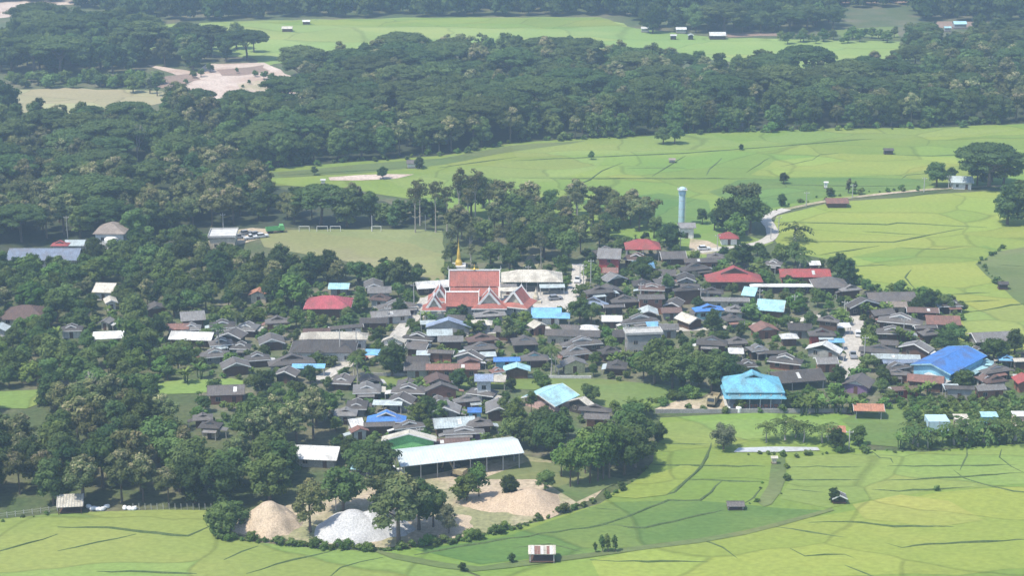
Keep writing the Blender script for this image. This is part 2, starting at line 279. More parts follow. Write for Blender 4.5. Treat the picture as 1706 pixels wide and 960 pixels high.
P('yard_ground', 'dirt', [(345, 412), (352, 388), (420, 380), (470, 384), (440, 396), (400, 408)], .06)
P('pond', 'glarewater', [(1222, 755), (1230, 748), (1290, 746), (1362, 747), (1366, 752), (1300, 755)], .20)
P('ditch', 'paddy_weedy', [(1272, 846), (1262, 838), (1280, 810), (1284, 780), (1290, 762), (1308, 764), (1310, 796), (1300, 822), (1285, 842)], .16)
P('ditch', 'paddy_weedy', [(612, 916), (668, 926), (744, 940), (800, 946), (852, 938), (975, 924), (1085, 909), (1240, 886), (1300, 871), (1385, 848), (1390, 852), (1300, 878), (1240, 893), (1085, 916), (980, 931), (850, 948), (790, 954), (735, 948), (655, 933)], .16)
def road(name, m, pix, wid, z):
    pts = [g(*p) for p in pix]
    # smooth
    for _ in range(2):
        q = [pts[0]]
        for a, b in zip(pts, pts[1:]): q += [a.lerp(b, .25), a.lerp(b, .75)]
        pts = q + [pts[-1]]
    mb = MB(); L = []
    for k, p in enumerate(pts):
        d = (pts[min(k + 1, len(pts) - 1)] - pts[max(0, k - 1)]).normalized(); n = Vector((-d.y, d.x, 0)) * (wid / 2 * (1 + .06 * math.sin(k * 1.7)))
        L.append((p + n, p - n))
    for (a, b), (c, d) in zip(L, L[1:]): mb.poly([(b.x, b.y, z), (d.x, d.y, z), (c.x, c.y, z), (a.x, a.y, z)])
    tag(mb.build(name, m), kind='structure'); ROADS.append(pts)
ROADS = []
road('concrete_lane', 'concrete', [(1398, 518), (1418, 530), (1428, 548), (1421, 575), (1416, 612), (1412, 640)], 6.4, .14)
road('field_road', 'concrete', [(1160, 420), (1215, 414), (1262, 408), (1288, 396), (1286, 380), (1272, 364), (1290, 355), (1310, 349)], 4.2, .17)
road('field_track', 'dirt', [(1308, 349.6), (1374, 335), (1480, 322), (1600, 312), (1760, 308)], 2.4, .165)
road('dirt_lane', 'concrete', [(966, 440), (966, 462), (955, 492), (950, 520)], 5, .14)
road('village_street', 'concrete', [(530, 634), (580, 606), (620, 590), (655, 575), (668, 548), (695, 525), (712, 497)], 4.2, .14)
road('village_street', 'concrete', [(655, 575), (760, 560), (900, 545), (1040, 552), (1200, 548), (1330, 535), (1400, 522)], 3.4, .12)
# field bunds: raised grassy ridges between the paddies
BUNDS = [[(1185, 739), (1177, 763), (1167, 780), (1144, 801), (1124, 821), (1105, 827)], [(1202, 803), (1185, 821), (1166, 835), (1113, 835), (1064, 855), (1003, 876), (928, 888), (852, 898), (762, 913), (690, 926)], [(1003, 876), (1074, 881), (1144, 865), (1212, 849)], [(1270, 813), (1255, 831), (1238, 841)], [(978, 846), (1038, 851)],
 [(1165, 900), (1205, 914), (1230, 933)], [(983, 934), (1028, 937), (1180, 938)], [(1081, 774), (1167, 777), (1275, 778)], [(1147, 801), (1270, 803)], [(852, 914), (917, 908), (973, 922)], [(1104, 740), (1185, 741)],
 [(1314, 801), (1437, 801)], [(1470, 802), (1594, 797), (1706, 789)], [(1588, 784), (1606, 798), (1641, 809), (1689, 820), (1760, 828)], [(1452, 817), (1498, 820), (1568, 816), (1626, 812)], [(1611, 748), (1606, 770), (1599, 785)], [(1669, 748), (1665, 763), (1684, 778), (1712, 792)], [(1291, 879), (1349, 888), (1417, 898)], [(1475, 906), (1503, 914), (1548, 908), (1720, 900)], [(1316, 915), (1341, 928), (1407, 925), (1430, 934)], [(1407, 943), (1442, 957), (1470, 968)], [(1309, 816), (1374, 822)], [(1314, 779), (1440, 779)], [(1478, 778), (1694, 776)], [(1347, 872), (1412, 871), (1490, 879), (1591, 879)], [(1453, 753), (1466, 764), (1484, 765), (1488, 773)],
 [(96, 879), (146, 880), (181, 880), (239, 888), (313, 894), (353, 876)], [(-20, 925), (45, 907), (96, 891)], [(96, 919), (161, 905), (227, 891)], [(373, 934), (403, 920), (430, 911)], [(410, 957), (489, 934), (550, 920)], [(545, 966), (567, 947), (602, 937), (638, 930)], [(161, 953), (328, 957)],
 [(1294, 370), (1478, 375), (1495, 372), (1573, 376), (1644, 379)], [(1336, 403), (1488, 404), (1553, 391), (1606, 381)], [(1437, 386), (1498, 390), (1543, 392)], [(1367, 425), (1417, 418), (1465, 410)], [(1493, 413), (1568, 416), (1604, 411)], [(1420, 444), (1488, 441)], [(1518, 450), (1508, 463), (1523, 480)], [(1510, 329), (1553, 321), (1594, 314)], [(1659, 441), (1720, 446)], [(1583, 490), (1650, 488)], [(1602, 504), (1665, 501)], [(1604, 522), (1654, 515), (1684, 509), (1740, 504)],
 [(852, 297), (978, 298), (1270, 298)], [(943, 316), (983, 300), (1003, 285), (1038, 271)], [(1086, 294), (1114, 277), (1142, 260)], [(1177, 292), (1182, 282), (1202, 264)], [(1243, 288), (1265, 274), (1282, 263)], [(852, 268), (1137, 256), (1282, 245), (1460, 231)], [(1352, 268), (1366, 258), (1397, 255)], [(1495, 258), (1553, 260), (1594, 258), (1640, 243)], [(940, 327), (1030, 333)], [(1046, 280), (1142, 280)], [(1276, 308), (1437, 311), (1545, 309)], [(1300, 278), (1360, 265)], [(1500, 300), (1510, 292), (1560, 288)], [(760, 290), (830, 300), (850, 297)], [(1408, 222), (1474, 222)], [(730, 280), (860, 262)], [(440, 34 + 260), (620, 284), (700, 276)]]
def bund(pix, seed):
    pts = [g(*p) for p in pix]; far = spx(pix[0][1]) < 5
    pts = wobble(pts, .3, False, 3.0 if not far else 6, seed); rr = random.Random(seed)
    c = pts[len(pts) // 2].copy(); c.z = 0; mb = MB(); rings = []
    for k, p in enumerate(pts):
        d = (pts[min(k + 1, len(pts) - 1)] - pts[max(0, k - 1)]).normalized(); n = Vector((-d.y, d.x, 0)); p = p - c
        en = min(1, (k + .3) / 3, (len(pts) - .7 - k) / 3); wd = rr.uniform(.26, .55) * (.4 + .6 * en); hh = rr.uniform(.22, .42) * (.15 + .85 * en); i = len(mb.v); rings.append(i)
        for a, z in ((-1, 0), (-.6, .75), (0, 1), (.6, .75), (1, 0)): mb.v.append((p.x + n.x * a * wd, p.y + n.y * a * wd, .04 + z * hh))
    for a, b in zip(rings, rings[1:]):
        for q in range(4): mb.f.append((a + q, b + q, b + q + 1, a + q + 1))
    tag(mb.build('field_bund', 'bund', None, c), kind='structure')
for i, b in enumerate(BUNDS): bund(b, i)
# ------------------------------------------------------------------ houses
SOLID = []                                # (x, y, half w, half d) footprints and roof boxes in the survey photo
ROOFBOX = []
def win_mesh():
    mb = MB(); w_, h_ = .6, .6
    for x0, x1, z0, z1 in ((-w_, -w_ + .1, -h_, h_), (w_ - .1, w_, -h_, h_), (-w_ + .1, w_ - .1, -h_, -h_ + .1), (-w_ + .1, w_ - .1, h_ - .1, h_), (-.04, .04, -h_ + .1, h_ - .1)): mb.box(x0, x1, -.07, .02, z0, z1)
    p = MB(); p.box(-w_ + .09, w_ - .09, -.03, .02, -h_ + .09, h_ - .09)
    return mb.mesh('window', 'frame'), p.mesh('pane', 'glass')
WIN = win_mesh()
_d = MB(); _d.box(-.5, .5, -.05, .02, 0, 2.05); DOOR = _d.mesh('door', 'door')
def add_window(par, x, y, z, rz, sx=1.0):
    o = link('window', WIN[0], par, (x, y, z), rz, (sx, 1, 1)); link('pane', WIN[1], o)
def roof_parts(root, W, D, e, pitch, typ, rm, ped, fas, t=.52, o=.75, th=.13, run=None):
    """ridge along local y; W, D include the overhang"""
    a, b = W / 2, D / 2; tp = math.tan(pitch); r = a * tp
    mb = MB()
    if typ == 'gable': gi, tt = 0, 0
    elif typ == 'hip': tt = min(1, b / a); gi = tt * a
    elif typ == 'gablet': tt = t; gi = min(tt * a, b * .66) if run is None else run
    yr = b - gi
    for sx in (-1, 1):
        q = [(sx * a, -b, e), (sx * a, b, e)]
        if tt > 0: q += [(sx * a * (1 - tt), yr, e + tt * r)]
        if tt < 1 or b > a: q += [(0, yr + (.3 if tt else 0), e + r), (0, -yr - (.3 if tt else 0), e + r)]
        if tt > 0: q += [(sx * a * (1 - tt), -yr, e + tt * r)]
        if sx < 0: q = q[::-1]
        mb.slab(q, th)
    if tt > 0:
        for sy in (-1, 1):
            q = [(-a, sy * b, e), (a, sy * b, e), (a * (1 - tt), sy * yr, e + tt * r)]
            if tt < 1: q += [(-a * (1 - tt), sy * yr, e + tt * r)]
            if sy > 0: q = q[::-1]
            mb.slab(q, th)
    ro = mb.build('roof', rm, root)
    ztop = e + r
    if tt < 1:
        cap = MB(); cap.prism([(-.16, -yr, ztop - .03), (.16, -yr, ztop - .03), (0, -yr, ztop + .09)], (0, 2 * yr, 0)); cap.build('ridge_cap', rm, ro)
        x0 = a * (1 - tt) - (o if not tt else .12); z0 = e + tt * r
        for sy in (-1, 1):
            yy = sy * (yr - (o - .02 if not tt else -.02))
            if ped:
                zb = e + (o * tp if not tt else tt * r) - .05
                pm = MB(); pm.prism([(-x0, yy, zb), (x0, yy, zb), (0, yy, zb + x0 * tp - .02)], (0, -sy * .1, 0)); pm.build('gable_panel', ped, root)
            if fas:
                xo = a * (1 - tt); y1 = sy * (yr + (.02 if not tt else .31))
                for sx in (-1, 1):
                    f_ = MB(); zz = e + tt * r
                    f_.prism([(sx * xo, y1, zz + .06), (0, y1, ztop + .06), (0, y1, ztop - .26), (sx * xo, y1, zz - .26)], (0, sy * .06, 0)); f_.build('fascia_board', fas, ro)
    if fas and typ != 'gable':
        for sy in (-1, 1):
            f_ = MB(); f_.box(-a, a, sy * b - .03, sy * b + .03, e - .27, e - .02); f_.build('fascia_board', fas, ro)
    return ztop
def wall_parts(root, W, D, e, pitch, typ, wm, o=.75, base=None, openf=False, wins=True, seed=0):
    rr = random.Random(seed); x, y = W / 2 - o, D / 2 - o; x = max(x, W * .3); y = max(y, D * .3)
    if openf:
        for px_ in np.linspace(-x, x, max(2, int(2 * x / 3.5) + 1)):
            for py_ in (-y, y):
                p = MB(); p.box(px_ - .11, px_ + .11, py_ - .11, py_ + .11, 0, e + o * .3); p.build('post', 'post', root)
        for px_ in (-x, x):
            for py_ in np.linspace(-y, y, max(2, int(2 * y / 3.5) + 1))[1:-1]:
                p = MB(); p.box(px_ - .11, px_ + .11, py_ - .11, py_ + .11, 0, e + o * .3); p.build('post', 'post', root)
        return
    mb = MB(); top = e + (o * math.tan(pitch) - .14)
    if typ == 'gable':
        mb.prism([(-x, -y, 0), (x, -y, 0), (x, -y, top), (0, -y, top + x * math.tan(pitch)), (-x, -y, top)], (0, 2 * y, 0))
    else: mb.box(-x, x, -y, y, 0, min(top, e + .2))
    wo = mb.build('wall', wm, root)
    if not wins: return
    fl = [1.45] + ([4.1] if e > 4.6 else [])
    for z in fl:
        for (L, fx) in ((x, 'f'), (x, 'b'), (y, 'l'), (y, 'r')):
            n = max(1, int(2 * L / 3.2))
            for k in range(n):
                u = -L + (k + .5) * 2 * L / n
                isdoor = z < 2 and fx in 'fl' and k == n // 2
                loc, rz = {'f': ((u, -y), 0), 'b': ((-u, y), math.pi), 'l': ((-x, -u), -math.pi / 2), 'r': ((x, u), math.pi / 2)}[fx]
                if isdoor: link('door', DOOR, root, (loc[0], loc[1], .02), rz)
                elif z + .7 < e + .1: add_window(root, loc[0], loc[1], z, rz, rr.uniform(.8, 1.25))
LANDM = [((790, 500), 'the red-tiled temple'), ((1260, 665), 'the turquoise pavilion'), ((770, 765), 'the long pale metal shed'), ((1590, 600), 'the big blue warehouse'), ((545, 575), 'the cream-roofed hall'), ((1300, 468), 'the white-roofed hall'), ((843, 592), 'the vivid blue roof'), ((890, 458), 'the pale hipped hall'), ((1420, 570), 'the concrete lane'), ((653, 600), 'the round dark tree'), ((1072, 409), 'the red-roofed open pavilion'), ((930, 640), 'the village green'), ((1225, 455), 'the large red hipped house'), ((1130, 340), 'the water tower'), ((545, 505), 'the pinkish red house'), ((640, 695), 'the small royal blue roof'), ((70, 425), 'the long steel-blue school roof'), ((380, 590), 'the grassy plot among western trees'), ((935, 665), 'the cyan and cream roofed house')]
CW = dict(dark='dark grey', grey='mid grey', brown='brown', rust='rusty', red='red', pink='pinkish red', tile='red tiled', orange='orange', white='white', cream='cream', cyan='pale cyan', sky='sky blue', blue='vivid blue', slate='blue-grey', metal='pale metal', teal='turquoise', tan='weathered tan', steel='steel blue')
TW = dict(gablet='gablet', gable='gable', hip='hipped', side='ridged', mono='lean-to')
def near(px, py, skip=None):
    return min(LANDM, key=lambda l: math.hypot(l[0][0] - px, 1.6 * (l[0][1] - py)))[1]
HOUSES = []
def H(x0, x1, y0, y1, typ, col, **k): HOUSES.append(dict(x0=x0, x1=x1, y0=y0, y1=y1, typ=typ, col=col, **k))
H(8,129,414,434,'side','steel',wall='white',e=3.2,label='long low school building with a steel-blue roof',cat='building')
H(83,113,394,410,'gablet','red',wall='white',e=4.2,ped='wall_white',label='small red-roofed house behind the long steel-blue roof')
H(106,138,400,410,'side','metal',wall='white',e=3)
H(154,208,357,390,'hip','tan',wall='white',e=6,label='brown pyramid-roofed hall rising out of the western wood',cat='building')
H(154,190,472,488,'side','cream',wall='white')
H(168,193,492,506,'gable','cream',wall='white',rot=20)
H(-5,76,508,533,'hip','brown',wall='cream',label='broad brown hipped house at the edge of the western wood')
H(-20,10,537,552,'gable','metal',wall='white')
H(98,134,540,552,'gablet','dark',wall='white',fas='w')
H(152,202,553,566,'mono','white',rot=8)
H(163,186,527,540,'gable','grey',wall='cream',rot=-15)
H(293,338,520,536,'side','grey',rot=14)
H(275,312,540,550,'side','rust',rot=5)
H(300,332,538,550,'gablet','grey',fas='w')
H(282,352,554,568,'side','white',rot=-6,wall='wood')
H(345,385,562,577,'gablet','dark',fas='w')
H(330,380,580,597,'gablet','dark',ped='wall_white',fas='w')
H(383,416,566,582,'gablet','dark',ped='wall_white',fas='w')
H(405,447,584,602,'gablet','dark',fas='w')
H(343,403,643,660,'side','dark',rot=6,wall='brick')
H(318,352,690,702,'gablet','dark')
H(330,366,701,715,'gablet','dark',wall='cream')
H(413,446,478,492,'gable','orange',wall='cream',label='small bright orange-roofed house among the trees')
H(505,584,492,515,'hip','pink',wall='wood',label='pinkish red hipped house with a low eave among garden trees',e=3)
H(548,580,472,482,'side','cyan',wall='grey')
H(612,650,478,489,'side','grey',wall='pale')
H(615,650,489,502,'gablet','brown',wall='white')
H(628,690,499,516,'gablet','dark')
H(614,682,512,530,'side','grey',rot=12,wall='pale')
H(600,644,527,539,'side','dark',wall='wood')
H(440,480,524,540,'gablet','dark')
H(544,606,530,550,'side','dark',rot=16,fas='w',wall='white')
H(504,548,548,559,'side','brown',wall='brick')
H(498,612,545,566,'hip','cream',wall='white',label='large cream hipped hall behind a grey roof',cat='building',e=3.6)
H(481,592,562,588,'hip','dark',wall='white',fas='w',label='wide dark hipped hall with white eaves and white walls',cat='building',e=3.2)
H(446,520,588,611,'gablet','dark')
H(485,541,603,614,'mono','sky',label='flat light blue metal canopy beside a clipped bush',cat='canopy')
H(456,496,614,628,'gable','dark',fas='w',rot=-12)
H(709,785,525,546,'gable','slate',ped='wall_grey',wall='grey',label='wide blue-grey gable-roofed hall below the temple',cat='building',pitch=19)
H(784,819,533,542,'hip','cream')
H(669,722,552,568,'gablet','dark')
H(711,752,549,560,'side','metal',wall='dkw')
H(635,676,556,572,'gable','cream',wall='white',ped='wall_white',rot=-14)
H(674,716,566,584,'side','dark',rot=-14)
H(694,716,584,592,'mono','metal')
H(713,756,574,590,'side','dark',fas='w',wall='brick')
H(730,770,560,570,'side','grey',wall='wood')
H(776,826,556,571,'gablet','brown',wall='brick')
H(774,826,570,586,'gablet','dark')
H(757,808,583,600,'gable','dark',ped='wall_dkw')
H(800,826,586,595,'mono','metal')
H(762,800,596,607,'gable','brown',wall='brick')
H(676,712,590,604,'side','dark')
H(674,714,604,618,'side','dark',wall='grey')
H(708,800,603,617,'side','rust',rot=2,wall='brick',label='long rusty tin-roofed row facing the village green')
H(820,868,579,603,'side','blue',rot=3,wall='blueb',label='vivid blue metal-roofed house with blue walls')
H(838,884,606,619,'gable','cyan',ped='wall_dkw',wall='wood',label='pale cyan gable roof on dark house beside the village green',pitch=18)
H(814,842,610,622,'gablet','rust')
H(608,632,582,592,'mono','sky')
H(852,894,554,576,'gablet','dark',ped='wall_white')
H(867,913,583,602,'gablet','dark',ped='wall_cyanw')
H(912,998,551,562,'side','dark',wall='cream',e=3.2)
H(963,998,541,553,'hip','white',wall='white')
H(934,966,542,551,'side','dark')
H(935,1003,560,578,'gablet','dark',ped='wall_white')
H(933,984,574,594,'gablet','dark',wall='brick',fas='w')
H(935,978,596,611,'gable','grey',ped='wall_yellow',wall='yellow')
H(997,1034,576,591,'gablet','dark',ped='wall_grey')
H(749,833,462,500,'temple','tile')
H(790,822,624,636,'side','slate',wall='white',e=6,label='tall white two-storey house with slate roof beside the green')
H(806,842,625,637,'mono','cream')
H(653,707,639,656,'gablet','dark')
H(706,762,635,654,'gable','dark',ped='wall_white',rot=10,wall='brick')
H(645,690,653,674,'gable','dark',fas='w',ped='wall_white',rot=-12)
H(622,668,664,676,'mono','metal')
H(779,828,641,661,'gablet','dark',rot=-20)
H(754,800,657,672,'gablet','grey',ped='wall_cream')
H(780,801,679,688,'mono','blue',wall='blueb')
H(610,676,682,704,'gablet','blue',label='royal blue gablet roof beside a white-roofed house',pitch=30)
H(573,606,699,716,'side','white',rot=20,wall='white')
H(606,656,701,712,'side','dark')
H(654,706,701,716,'gablet','dark')
H(580,614,712,722,'gable','rust',rot=20)
H(720,790,698,715,'side','metal',rot=10)
H(776,820,697,713,'gablet','dark')
H(740,805,712,724,'gablet','grey',wall='purple')
H(635,727,712,735,'gable','cream',fas='w',ped='wall_pale',wall='green',label='bright green-walled house under a cream gable roof',pitch=16,e=4.4)
H(711,780,733,744,'side','brown',rot=8,wall='brick')
H(489,563,745,768,'side','white',rot=-6,wall='grey')
H(585,613,772,783,'mono','cyan')
H(873,963,649,678,'gable','cyan',rot=-38,W=11,D=10.5,ped='wall_brick',fas='w',wall='pinkw',label='pale cyan gable-roofed house with pinkish wall below the green',pitch=20)
H(940,1000,660,682,'gable','cream',rot=-38,W=8,D=9)
H(965,1019,673,688,'gablet','dark',wall='grey')
H(975,1016,690,700,'side','dark')
H(1205,1314,628,665,'pavilion','teal')
H(975,1023,476,491,'gablet','dark',wall='wood',e=4.8)
H(965,1014,491,510,'gablet','slate')
H(1018,1063,490,505,'gablet','dark',ped='wall_white')
H(1064,1106,488,499,'side','dark',wall='brick',e=5)
H(1066,1108,472,484,'gablet','brown',wall='brick')
H(1122,1172,474,486,'gablet','dark',ped='wall_white',e=4.6,wall='wood')
H(1168,1206,478,490,'gablet','dark')
H(1170,1246,487,503,'side','grey',wall='cream')
H(1108,1142,494,512,'gable','dark',rot=-20)
H(1102,1136,512,522,'side','brown')
H(1003,1044,455,470,'gable','grey',fas='w',rot=30)
H(997,1038,414,432,'side','grey',wall='redw',e=5)
H(1005,1030,446,455,'side','rust',wall='pinkw')
H(1042,1102,398,416,'hip','red',open=1,label='red hip-roofed open pavilion at the foot of the tall trees',cat='pavilion',e=4.2,pitch=30)
H(1055,1092,430,447,'hip','sky',wall='white',label='light blue pyramid roof in front of the red open pavilion')
H(1102,1143,419,432,'side','dark',wall='wood')
H(1133,1184,437,453,'gablet','dark',wall='cream')
H(1142,1200,431,438,'side','dark')
H(1177,1272,438,470,'gablet','red',wall='wood',label='large red metal hipped house with small ridge gablet',e=3.4)
H(1199,1232,386,398,'hip','red',wall='white',label='small red hip-roofed house beside the curving field road',pitch=30)
H(1130,1160,371,380,'side','grey',wall='white',e=4,label='white pump house at the foot of the water tower')
H(1250,1356,457,478,'hip','white',wall='dkw',label='large white hip-roofed hall at the paddy edge',cat='building')
H(1300,1386,448,462,'side','red',wall='brick',label='long faded red roof behind the white-roofed hall')
H(1359,1413,461,480,'hip','dark',fas='w')
H(1400,1438,472,486,'gablet','grey')
H(1276,1306,432,443,'gablet','dark')
H(1350,1366,436,442,'side','white')
H(1238,1270,478,494,'side','cyan',rot=-20)
H(1262,1318,501,520,'side','cyan',rot=-14,ped='wall_white',label='turquoise-cyan slanting roof half hidden by garden trees')
H(1157,1206,507,520,'gablet','blue',wall='cyanw')
H(1130,1172,518,540,'gable','cream',fas='w',rot=35)
H(1205,1236,520,536,'gablet','dark',open=1)
H(1034,1098,521,540,'gablet','dark',fas='w',ped='wall_white',wall='cream')
H(1004,1036,526,536,'side','white')
H(1080,1098,535,548,'mono','sky')
H(1043,1102,553,560,'flat','grey',e=6.2)
H(1163,1213,556,577,'gablet','dark',ped='wall_white')
H(1212,1246,558,574,'gablet','dark')
H(1215,1240,580,590,'mono','white')
H(1412,1472,496,514,'gable','dark',ped='wall_dkw')
H(1450,1526,485,503,'side','dark',rot=3)
H(1480,1512,503,512,'side','tan',wall='cream')
H(1515,1565,512,522,'side','brown')
H(1364,1402,524,538,'gablet','dark',ped='wall_white',e=4.8,wall='wood')
H(1348,1394,546,560,'gablet','dark',wall='redw',ped='wall_redw',label='red-fronted house with dark roof beside the concrete lane',e=3.6)
H(1395,1418,538,546,'mono','white')
H(1382,1407,561,571,'mono','sky')
H(1349,1406,571,590,'gable','white',rot=-25)
H(1302,1331,558,565,'hip','white')
H(1284,1340,590,608,'gablet','dark',ped='wall_white',fas='w',wall='brick')
H(1276,1310,580,590,'side','dark')
H(1281,1380,620,640,'side','dark',rot=12,open=1,label='long dark open-sided shed behind the turquoise pavilion',cat='shed')
H(1470,1540,522,542,'gablet','dark',ped='wall_white')
H(1461,1520,543,557,'gablet','dark',ped='wall_white',wall='wood')
H(1525,1562,537,548,'side','dark')
H(1548,1603,527,542,'side','rust')
H(1534,1568,548,560,'gablet','dark',ped='wall_white')
H(1437,1500,575,591,'gablet','dark')
H(1460,1498,568,576,'side','dark')
H(1495,1570,564,588,'gable','grey',fas='w',rot=-35,W=9,D=10)
H(1457,1533,586,600,'side','metal',wall='dkw')
H(1475,1562,594,606,'side','slate',rot=3,wall='grey')
H(1470,1522,604,618,'gablet','dark',ped='wall_white')
H(1474,1518,616,626,'gablet','dark',ped='wall_white',wall='brick')
H(1527,1568,606,617,'gablet','brown',ped='wall_white')
H(1515,1580,617,640,'side','rust',rot=-14)
H(1556,1580,620,640,'mono','white',rot=40)
H(1485,1540,636,652,'side','brown',rot=10,wall='redw')
H(1524,1638,578,612,'warehouse','blue')
H(1577,1626,627,650,'side','dark',wall='grey',e=3.4)
H(1636,1692,607,624,'gablet','dark',ped='wall_white')
H(1630,1660,622,636,'gablet','brown')
H(1640,1684,623,640,'gablet','brown',wall='grey')
H(1628,1678,640,652,'side','grey',rot=8,wall='brick')
H(1690,1712,612,630,'side','white')
H(1695,1730,618,640,'gable','red',wall='brick')
H(1636,1660,601,610,'gablet','cyan')
H(1667,1692,590,602,'gablet','sky',open=1)
H(1690,1720,596,603,'side','cream')
H(1624,1690,555,571,'side','grey',fas='w',rot=8)
H(1410,1462,629,648,'gable','dark',ped='wall_white',wall='purple',rot=-25,W=7.5,D=7)
H(1426,1474,674,686,'side','orange',rot=-4,open=1)
H(1378,1410,712,721,'side','orange',rot=-3,open=1)
H(1592,1614,693,699,'mono','cream',wall='cream',e=3,label='small cream-walled cabin in the orchard')
H(1636,1664,689,695,'mono','cyan',wall='blueb',e=3,label='small turquoise cabin in the orchard')
H(1689,1712,688,694,'mono','white',wall='pinkw',e=3,label='small pink cabin in the orchard')
H(835,938,449,470,'hip','cream',wall='dkw',open=1,label='broad pale hipped hall behind the temple',cat='building',e=3.6)
H(832,860,466,478,'side','grey',wall='pale')
H(900,940,468,480,'mono','metal')
H(690,748,470,482,'side','white',wall='dkw',rot=14)
H(834,868,479,486,'mono','cream')
H(885,936,513,530,'side','sky',wall='white',label='sky blue metal roof beside the temple courtyard')
H(936,944,521,531,'mono','sky')
H(880,912,535,548,'gable','cream',rot=30)
H(345,390,384,398,'flat','tan',e=4)
H(1586,1626,294,305,'side','metal',wall='white',rot=-6,label='white-roofed farmhouse under the big spreading tree')
H(1377,1415,330,339,'side','rust',wall='wood',e=1.9,label='long low rusty field shelter beside the field road')
H(745,775,527,534,'side','dark'); H(790,842,518,529,'gablet','grey',wall='pale'); H(700,725,535,541,'mono','metal')
H(1575,1600,640,650,'mono','metal'); H(1230,1262,600,612,'gablet','dark'); H(1246,1280,575,586,'gablet','grey',ped='wall_white')
H(1006,1040,504,513,'side','dark'); H(1100,1130,540,550,'side','grey'); H(720,748,640,648,'mono','grey')
SPECIAL = {}
def prep():
    for h in HOUSES:
        typ = h['typ']; e = h.setdefault('e', R.choice([2.3, 2.5, 2.8]) if typ != 'mono' else 2.5)
        cx = (h['x0'] + h['x1']) / 2; s = spx(h['y1'], e); f0 = g(cx, h['y1'], e); a = dep_angle(f0)
        pitch = math.radians(h.get('pitch', 24 if typ not in ('hip', 'side', 'mono') else (25 if typ == 'hip' else 21))); h['p'] = pitch
        w = (h['x1'] - h['x0']) / s * (1.0 if 'label' in h else 1.1); dy = (h['y1'] - h['y0']) / s
        if typ in ('side', 'hip'): D = min(2 * dy / (math.sin(a) + math.tan(pitch) * math.cos(a)), w * 1.15 if typ == 'hip' else 99)
        elif typ == 'mono': D = dy / (math.sin(a) + math.tan(math.radians(9)) * math.cos(a))
        elif typ == 'flat': D = dy / math.sin(a)
        else:
            r_ = w / 2 * math.tan(pitch)
            if r_ * math.cos(a) > dy * .62: r_ = dy * .62 / math.cos(a); h['p'] = math.atan(2 * r_ / w)
            D = (dy - r_ * math.cos(a)) / math.sin(a)
        D = max(4.2 if typ != 'mono' else 2.6, min(D, 13 if typ != 'side' else 15))
        if 'rot' not in h and 'label' not in h: h['rot'] = R.choice([-1, 1, 1]) * R.uniform(4, 24) if typ in ('gable', 'gablet') else R.uniform(-7, 7)
        rot = math.radians(h.get('rot', 0)); c_, s_ = abs(math.cos(rot)), abs(math.sin(rot))
        W = h.get('W') or max(3.6, w * .62, (w - D * s_ * .8) / c_)
        D = h.get('D') or D
        h.update(W=W, D=D, rotr=rot, fx=f0.x, fy=f0.y, hw=(W * c_ + D * s_) / 2)
    for h in HOUSES:                      # houses in a row do not run into the one behind
        lim = 99
        for q in HOUSES:
            if q is h: continue
            if abs(q['fx'] - h['fx']) < q['hw'] + h['hw'] - .8 and q['fy'] > h['fy'] + 1.2: lim = min(lim, q['fy'] - h['fy'] - .3)
        hd = (h['D'] * abs(math.cos(h['rotr'])) + h['W'] * abs(math.sin(h['rotr'])))
        if hd > lim and h['typ'] not in ('temple', 'pavilion', 'warehouse'):
            h['D'] = max(2.6, h['D'] - (hd - lim))
        hd = (h['D'] * abs(math.cos(h['rotr'])) + h['W'] * abs(math.sin(h['rotr'])))
        h['cx'] = h['fx']; h['cy'] = h['fy'] + hd / 2; h['hd'] = hd / 2
        SOLID.append((h['cx'], h['cy'], h['hw'], h['hd']))
        ROOFBOX.append((h['x0'], h['x1'], h['y0'], h['y1'] + (8 if h['typ'] != 'side' else 5), h['cy']))
prep()
WALLS = ['wood', 'wood', 'dkw', 'brick', 'grey', 'wood', 'dkw', 'wood', 'pale']
